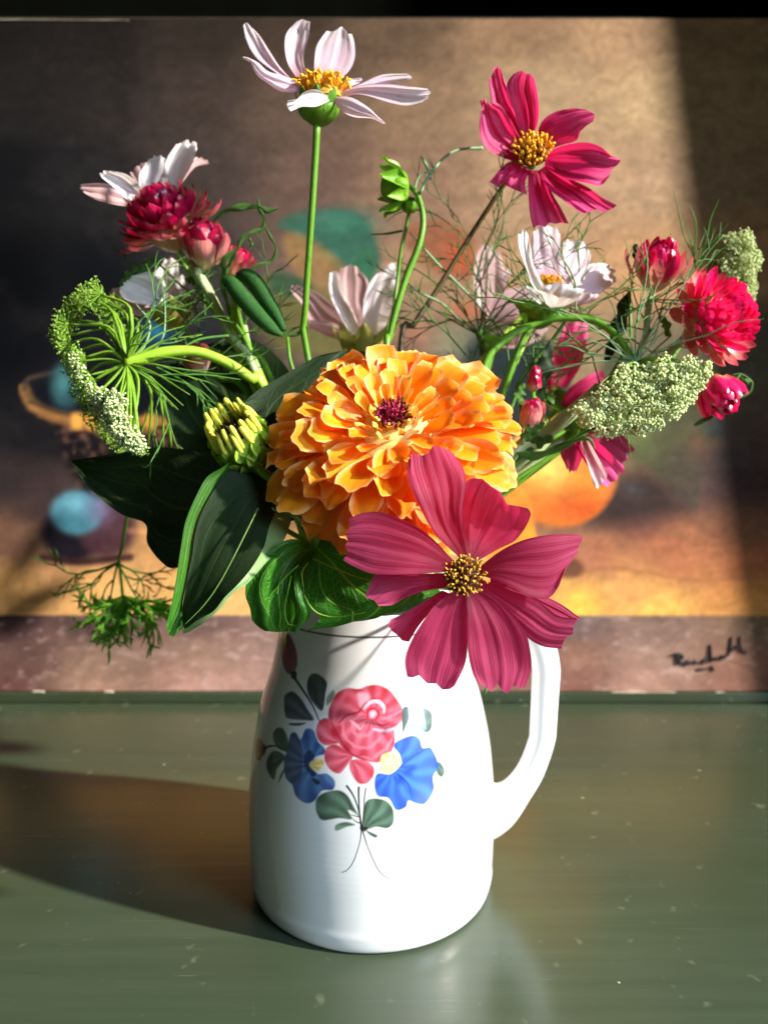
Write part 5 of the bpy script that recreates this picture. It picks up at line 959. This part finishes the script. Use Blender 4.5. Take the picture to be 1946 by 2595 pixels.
curly(t, [S4(1255,850),S4(1200,900),S4(1150,960),S4(1145,1100),S4(1180,1250),S4(1230,1400)], [7,10,8,7,7,6], M_leafs, name='blade', Y=.360)
curly(t, [S4(1240,880),S4(1200,960),S4(1170,1020),S4(1165,1120)], [3,7,6,3], M_leafs, name='blade', Y=.356)
add_stem(t, [(*S4(1230,1400), .362), (*S4(1260,1560), .362), (690,960,.358)], [5,6,6], M_stem, tail=(-.018, .008))
t = thing('leaf', 'small bright leaf blades below the left crimson strawflower', 'leaf', MOUTH - [0, 0, .05])
for pts, wd in (([S4(650,930),S4(590,990),S4(545,1060)], [9,11,2]), ([S4(560,970),S4(480,1050),S4(430,1120)], [6,13,5]), ([S4(880,1060),S4(920,1080),S4(955,1110)], [5,12,6])): curly(t, pts, wd, M_leafs, name='blade', Y=.370)
add_stem(t, [(*S4(660,920), .372), (*S4(860,1120), .375), (*S4(1100,1300), .372), (640,900,.365)], [3,3,4,5], M_stem, tail=(-.022, .012))
# right side leaves
S6 = lambda x, y: (1250 + x * .4195, 530 + y * .4195)
t = thing('leaf', 'long slim green leaf under the right umbel ending in a hook', 'leaf', MOUTH - [0, 0, .05])
curly(t, [S6(140,1480),S6(260,1490),S6(400,1440),S6(520,1390),S6(580,1390),S6(610,1450)], [10,12,12,9,6,3], M_leafs, name='blade', Y=.335)
curly(t, [S6(180,1440),S6(270,1410),S6(360,1380)], [16,18,8], M_leafs, name='blade', Y=.338)
add_stem(t, [(*S6(150,1470), .336), (1260,1210,.336)], [5,5], M_stem, tail=(.02, -.008), name='leaf_stalk')
t = thing('leaf', 'dark upright leaf between the small pink bud and the bright pink petals', 'leaf', MOUTH - [0, 0, .05])
curly(t, [S6(250,1130),S6(290,1020),S6(320,920),S6(345,790)], [6,26,22,2], M_leaf, name='blade', Y=.352)
add_stem(t, [(*S6(250,1130), .352), (1330,1100,.35), (1260,1180,.345)], [5,5,5], M_stem, tail=(.014, .002), name='leaf_stalk')
t = thing('leaf', 'small cupped green leaf standing over the small pink bud', 'leaf', MOUTH - [0, 0, .05])
curly(t, [S6(165,1190),S6(160,1120),S6(185,1050)], [6,17,4], M_leafs, name='blade', Y=.336)
curly(t, [S6(190,1400),S6(230,1340),S6(310,1290)], [10,20,3], M_leafs, name='blade', Y=.332)
add_stem(t, [(*S6(165,1190), .337), (*S6(170,1350), .338), (1290,1170,.338)], [4,4,4], M_stem, tail=(.016, 0), name='leaf_stalk')
t = thing('leaf', 'narrow dark leaf hanging behind the threads left of the big magenta strawflower', 'leaf', MOUTH - [0, 0, .05])
curly(t, [S6(820,490),S6(790,600),S6(750,720),S6(715,820),S6(680,920)], [3,24,22,16,8], M_leaf, name='blade', Y=.372)
curly(t, [S6(1000,650),S6(1040,690),S6(1050,770)], [8,14,6], M_leafs, name='blade', Y=.362); curly(t, [S6(860,210),S6(855,270),S6(870,340)], [6,9,5], M_leaf, name='blade', Y=.358)
add_stem(t, [(*S6(820,490), .372), (1600,840,.372), (1540,960,.37), (1420,1100,.36)], [4,4,4,4], M_stem, tail=(.018, .016), name='leaf_stalk')
t = thing('leaf', 'small green leaf and thread curling off the lowest magenta bud at the right edge', 'leaf', MOUTH - [0, 0, .05])
curly(t, [S6(1415,1030),S6(1480,1040),S6(1555,1045)], [8,19,3], M_leafs, name='blade', Y=.352)
for pts, rd in (([(1440,1000),(1500,1000),(1560,1050),(1550,1100),(1480,1140),(1400,1140)], [2,3,3.5,4,4,3]), ([(1215,1305),(1270,1275),(1320,1250),(1325,1190)], [4,6,5,3])): add_stem(t, [(*S6(x, y), .353) for x, y in pts], rd, M_leafs, name='curl')
add_stem(t, [(*S6(1415,1030), .353), (1760,940,.362), (1600,1050,.36), (1420,1140,.35)], [3,3,3,4], M_stem, tail=(.02, .01), name='leaf_stalk')
t = thing('strawflower_shoot', 'thick pale green ribbed stem running into the right umbel from the zinnia', 'shoot', MOUTH - [0, 0, .05])
add_stem(t, [(*S6(640,1080), .352), (*S6(520,1190), .350), (*S6(400,1290), .346), (*S6(260,1400), .342), (*S6(100,1500), .338)], [16,18,17,14,13], M_stemp, tail=(.022, -.006), ns=14)
# dark stems and greenery behind, in the mouth of the jug
t = thing('green_shoot', 'bright green stem leaning right just above the zinnia', 'shoot', MOUTH - [0, 0, .05])
add_stem(t, [(1335,850,.40),(1300,930,.39),(1270,1010,.38),(1240,1090,.37)], [7,8,8,8], M_stemy, tail=(.01, .02))
t = thing('green_shoot', 'short green stem slanting up behind the right shoulder of the zinnia', 'shoot', MOUTH - [0, 0, .05])
add_stem(t, [(1340,790,.40),(1290,835,.395),(1230,905,.385),(1200,960,.375)], [7,8,8,8], M_stemy, tail=(.006, .022))
t = thing('green_shoot', 'pale stem beside the lime stem behind the rolled leaf', 'shoot', MOUTH - [0, 0, .05])
add_stem(t, [(*S4(1300,1400), .375), (*S4(1330,1550), .372), (660,950,.368)], [7,9,9], M_stemp, tail=(-.012, .014))
for i, (x, y, Y, dx) in enumerate([(575,870,.385,-.5), (700,850,.39,-.2), (1130,900,.40,.3), (1400,960,.385,.6)]):
    pass

# ================================================================ feathery foliage
t = thing('feathery_sprig', 'dark thread leaved sprig fanning out above the right of the zinnia', 'foliage', MOUTH - [0, 0, .05])
base = P(1215, 850, .395)
st = [(P(1215, 850, .395), relang([dx, dy, dz]), L) for dx, dy, dz, L in ((-.9,0,.75,.036),(-.6,.1,1,.040),(-.25,0,1,.042),(.1,-.1,1,.044),(.4,.1,1,.042),(.75,0,.9,.040),(1,.1,.5,.036),(-.75,-.2,.4,.030),(.9,-.2,.2,.030),(-.3,.2,.6,.026),(.3,-.2,.6,.028))]
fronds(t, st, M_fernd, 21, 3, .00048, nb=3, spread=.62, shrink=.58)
add_stem(t, [(1215,830,.395),(1222,900,.392),(1225,980,.385),(1210,1060,.375)], [7,8,8,8], M_fernd, tail=(.008, .024))
for pts in ([(1040,590,.37),(1110,670,.38),(1190,750,.385),(1260,830,.385)], [(1015,700,.37),(1060,740,.372),(1120,770,.375),(1180,830,.38)]): add_stem(t, pts, [2,3,3,2], M_fernl, name='thread_leaf')
add_stem(t, [(940,594,.372),(980,592,.372),(1020,585,.370)], [1.5,3,3], M_fernd, name='thread_leaf')
t = thing('feathery_sprig', 'mass of fine green threads round the cupped white cosmos on the right', 'foliage', MOUTH - [0, 0, .05])
st = []
for x, y in ((1440,800),(1470,790),(1500,820),(1550,860),(1420,780),(1580,800),(1600,860),(1350,880),(1500,900),(1650,840),(1700,850)):
    for k in range(2): a_ = rz.uniform(0, 6.28); st.append((P(x, y, rz.uniform(.338, .365)), relang([math.cos(a_), rz.uniform(-.4, .4), math.sin(a_) * .9 + .25]), rz.uniform(.018, .032)))
fronds(t, st, M_fern, 22, 2, .00042, nb=3, spread=.6, shrink=.62)
add_stem(t, [(1440,800,.352),(1400,860,.356),(1320,960,.356),(1270,1080,.352)], [4,5,6,6], M_fern, tail=(.016, .012))
add_stem(t, [(1415,640,.345),(1455,710,.34),(1458,790,.345)], [1.5,2.5,2.5], M_fernl, name='thread_leaf'); add_stem(t, [(1330,690,.342),(1370,760,.338),(1420,800,.345)], [1.5,2.5,2.5], M_fernl, name='thread_leaf')
t = thing('feathery_sprig', 'low green threads between the zinnia and the small pink bud', 'foliage', MOUTH - [0, 0, .05])
st = [(P(x, y, .365), relang([rz.uniform(-1, 1), rz.uniform(-.3, .3), rz.uniform(.0, 1)]), rz.uniform(.016, .026)) for x, y in ((1220,960),(1200,920),(1260,960),(1290,930),(1330,940),(1240,1010),(1380,1000),(1420,1030),(1180,900))]
fronds(t, st, M_fern, 23, 2, .00045, nb=3, spread=.6)
add_stem(t, [(1220,960,.365),(1230,1060,.362)], [4,4], M_fern, tail=(.01, .01))
t = thing('feathery_sprig', 'green threads and twigs in the shade under the left strawflowers', 'foliage', MOUTH - [0, 0, .05])
st = [(P(x, y, rz.uniform(.37, .39)), relang([rz.uniform(-1, .6), rz.uniform(-.3, .3), rz.uniform(-.2, 1)]), rz.uniform(.018, .030)) for x, y in ((480,820),(520,800),(560,780),(450,860),(500,880),(590,860),(620,820),(430,800),(560,1010),(500,1020),(640,900))]
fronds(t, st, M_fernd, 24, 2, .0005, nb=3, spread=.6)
add_stem(t, [(560,780,.378),(590,870,.376),(640,960,.37)], [4,5,5], M_fernd, tail=(-.016, .016))
t = thing('feathery_sprig', 'drooping feathery sprig hanging below the dark leaf at lower left', 'foliage', MOUTH - [0, 0, .05])
S8 = lambda x, y: (80 + x * .55455, 1100 + y * .55455)
add_stem(t, [(*S8(1000,250), .36), (*S8(700,250), .40), (*S8(480,300), .42), (*S8(435,400), .42), (*S8(420,500), .42), (*S8(400,580), .42), (*S8(415,700), .42), (*S8(420,760), .42)], [6,6,7,9,10,10,5,4], M_stem)
add_stem(t, [(*S8(1000,250), .36), (*S8(1150,320), .345), (800,1330,.34)], [6,6,6], M_fern, tail=(-.018, .01))
b1 = P(*S8(395, 590), .42)
fronds(t, [(b1, relang([-1, 0, -.45]), .025), (b1, relang([-.8, .1, -.7]), .021), (b1, relang([-.4, 0, -1]), .019), (b1, relang([.5, 0, -.9]), .017), (b1, relang([.9, 0, -.6]), .018)], M_fern, 31, 3, .00075, nb=3, spread=.6)
M_spray = stem_mat('bright_lime_spray', (120,200,50), (160,226,90), trans=.4)
b2 = P(*S8(425, 745), .42)
for k in range(5): pass
fronds(t, [(b2, relang([math.cos(a_) * .9, rz.uniform(-.5, .5), -abs(math.sin(a_)) - .15]), rz.uniform(.012, .020)) for a_ in np.linspace(0, math.pi, 24)], M_spray, 32, 2, .00115, name='flower_spray', nb=3, spread=.7)
# fallen green tip seen under the front cosmos
t = thing('green_tip', 'tiny green leaf tip peeking below the lowest petal of the front cosmos', 'leaf', MOUTH - [0, 0, .05])
add_stem(t, [(1235,1738,.275),(1228,1755,.274),(1222,1765,.274)], [2,5,1], M_leafs, name='tip')
add_stem(t, [(1235,1738,.275),(1215,1640,.272),(1190,1520,.285),(1140,1480,.30)], [3,3,3,3], M_stem, tail=(.018, -.02))
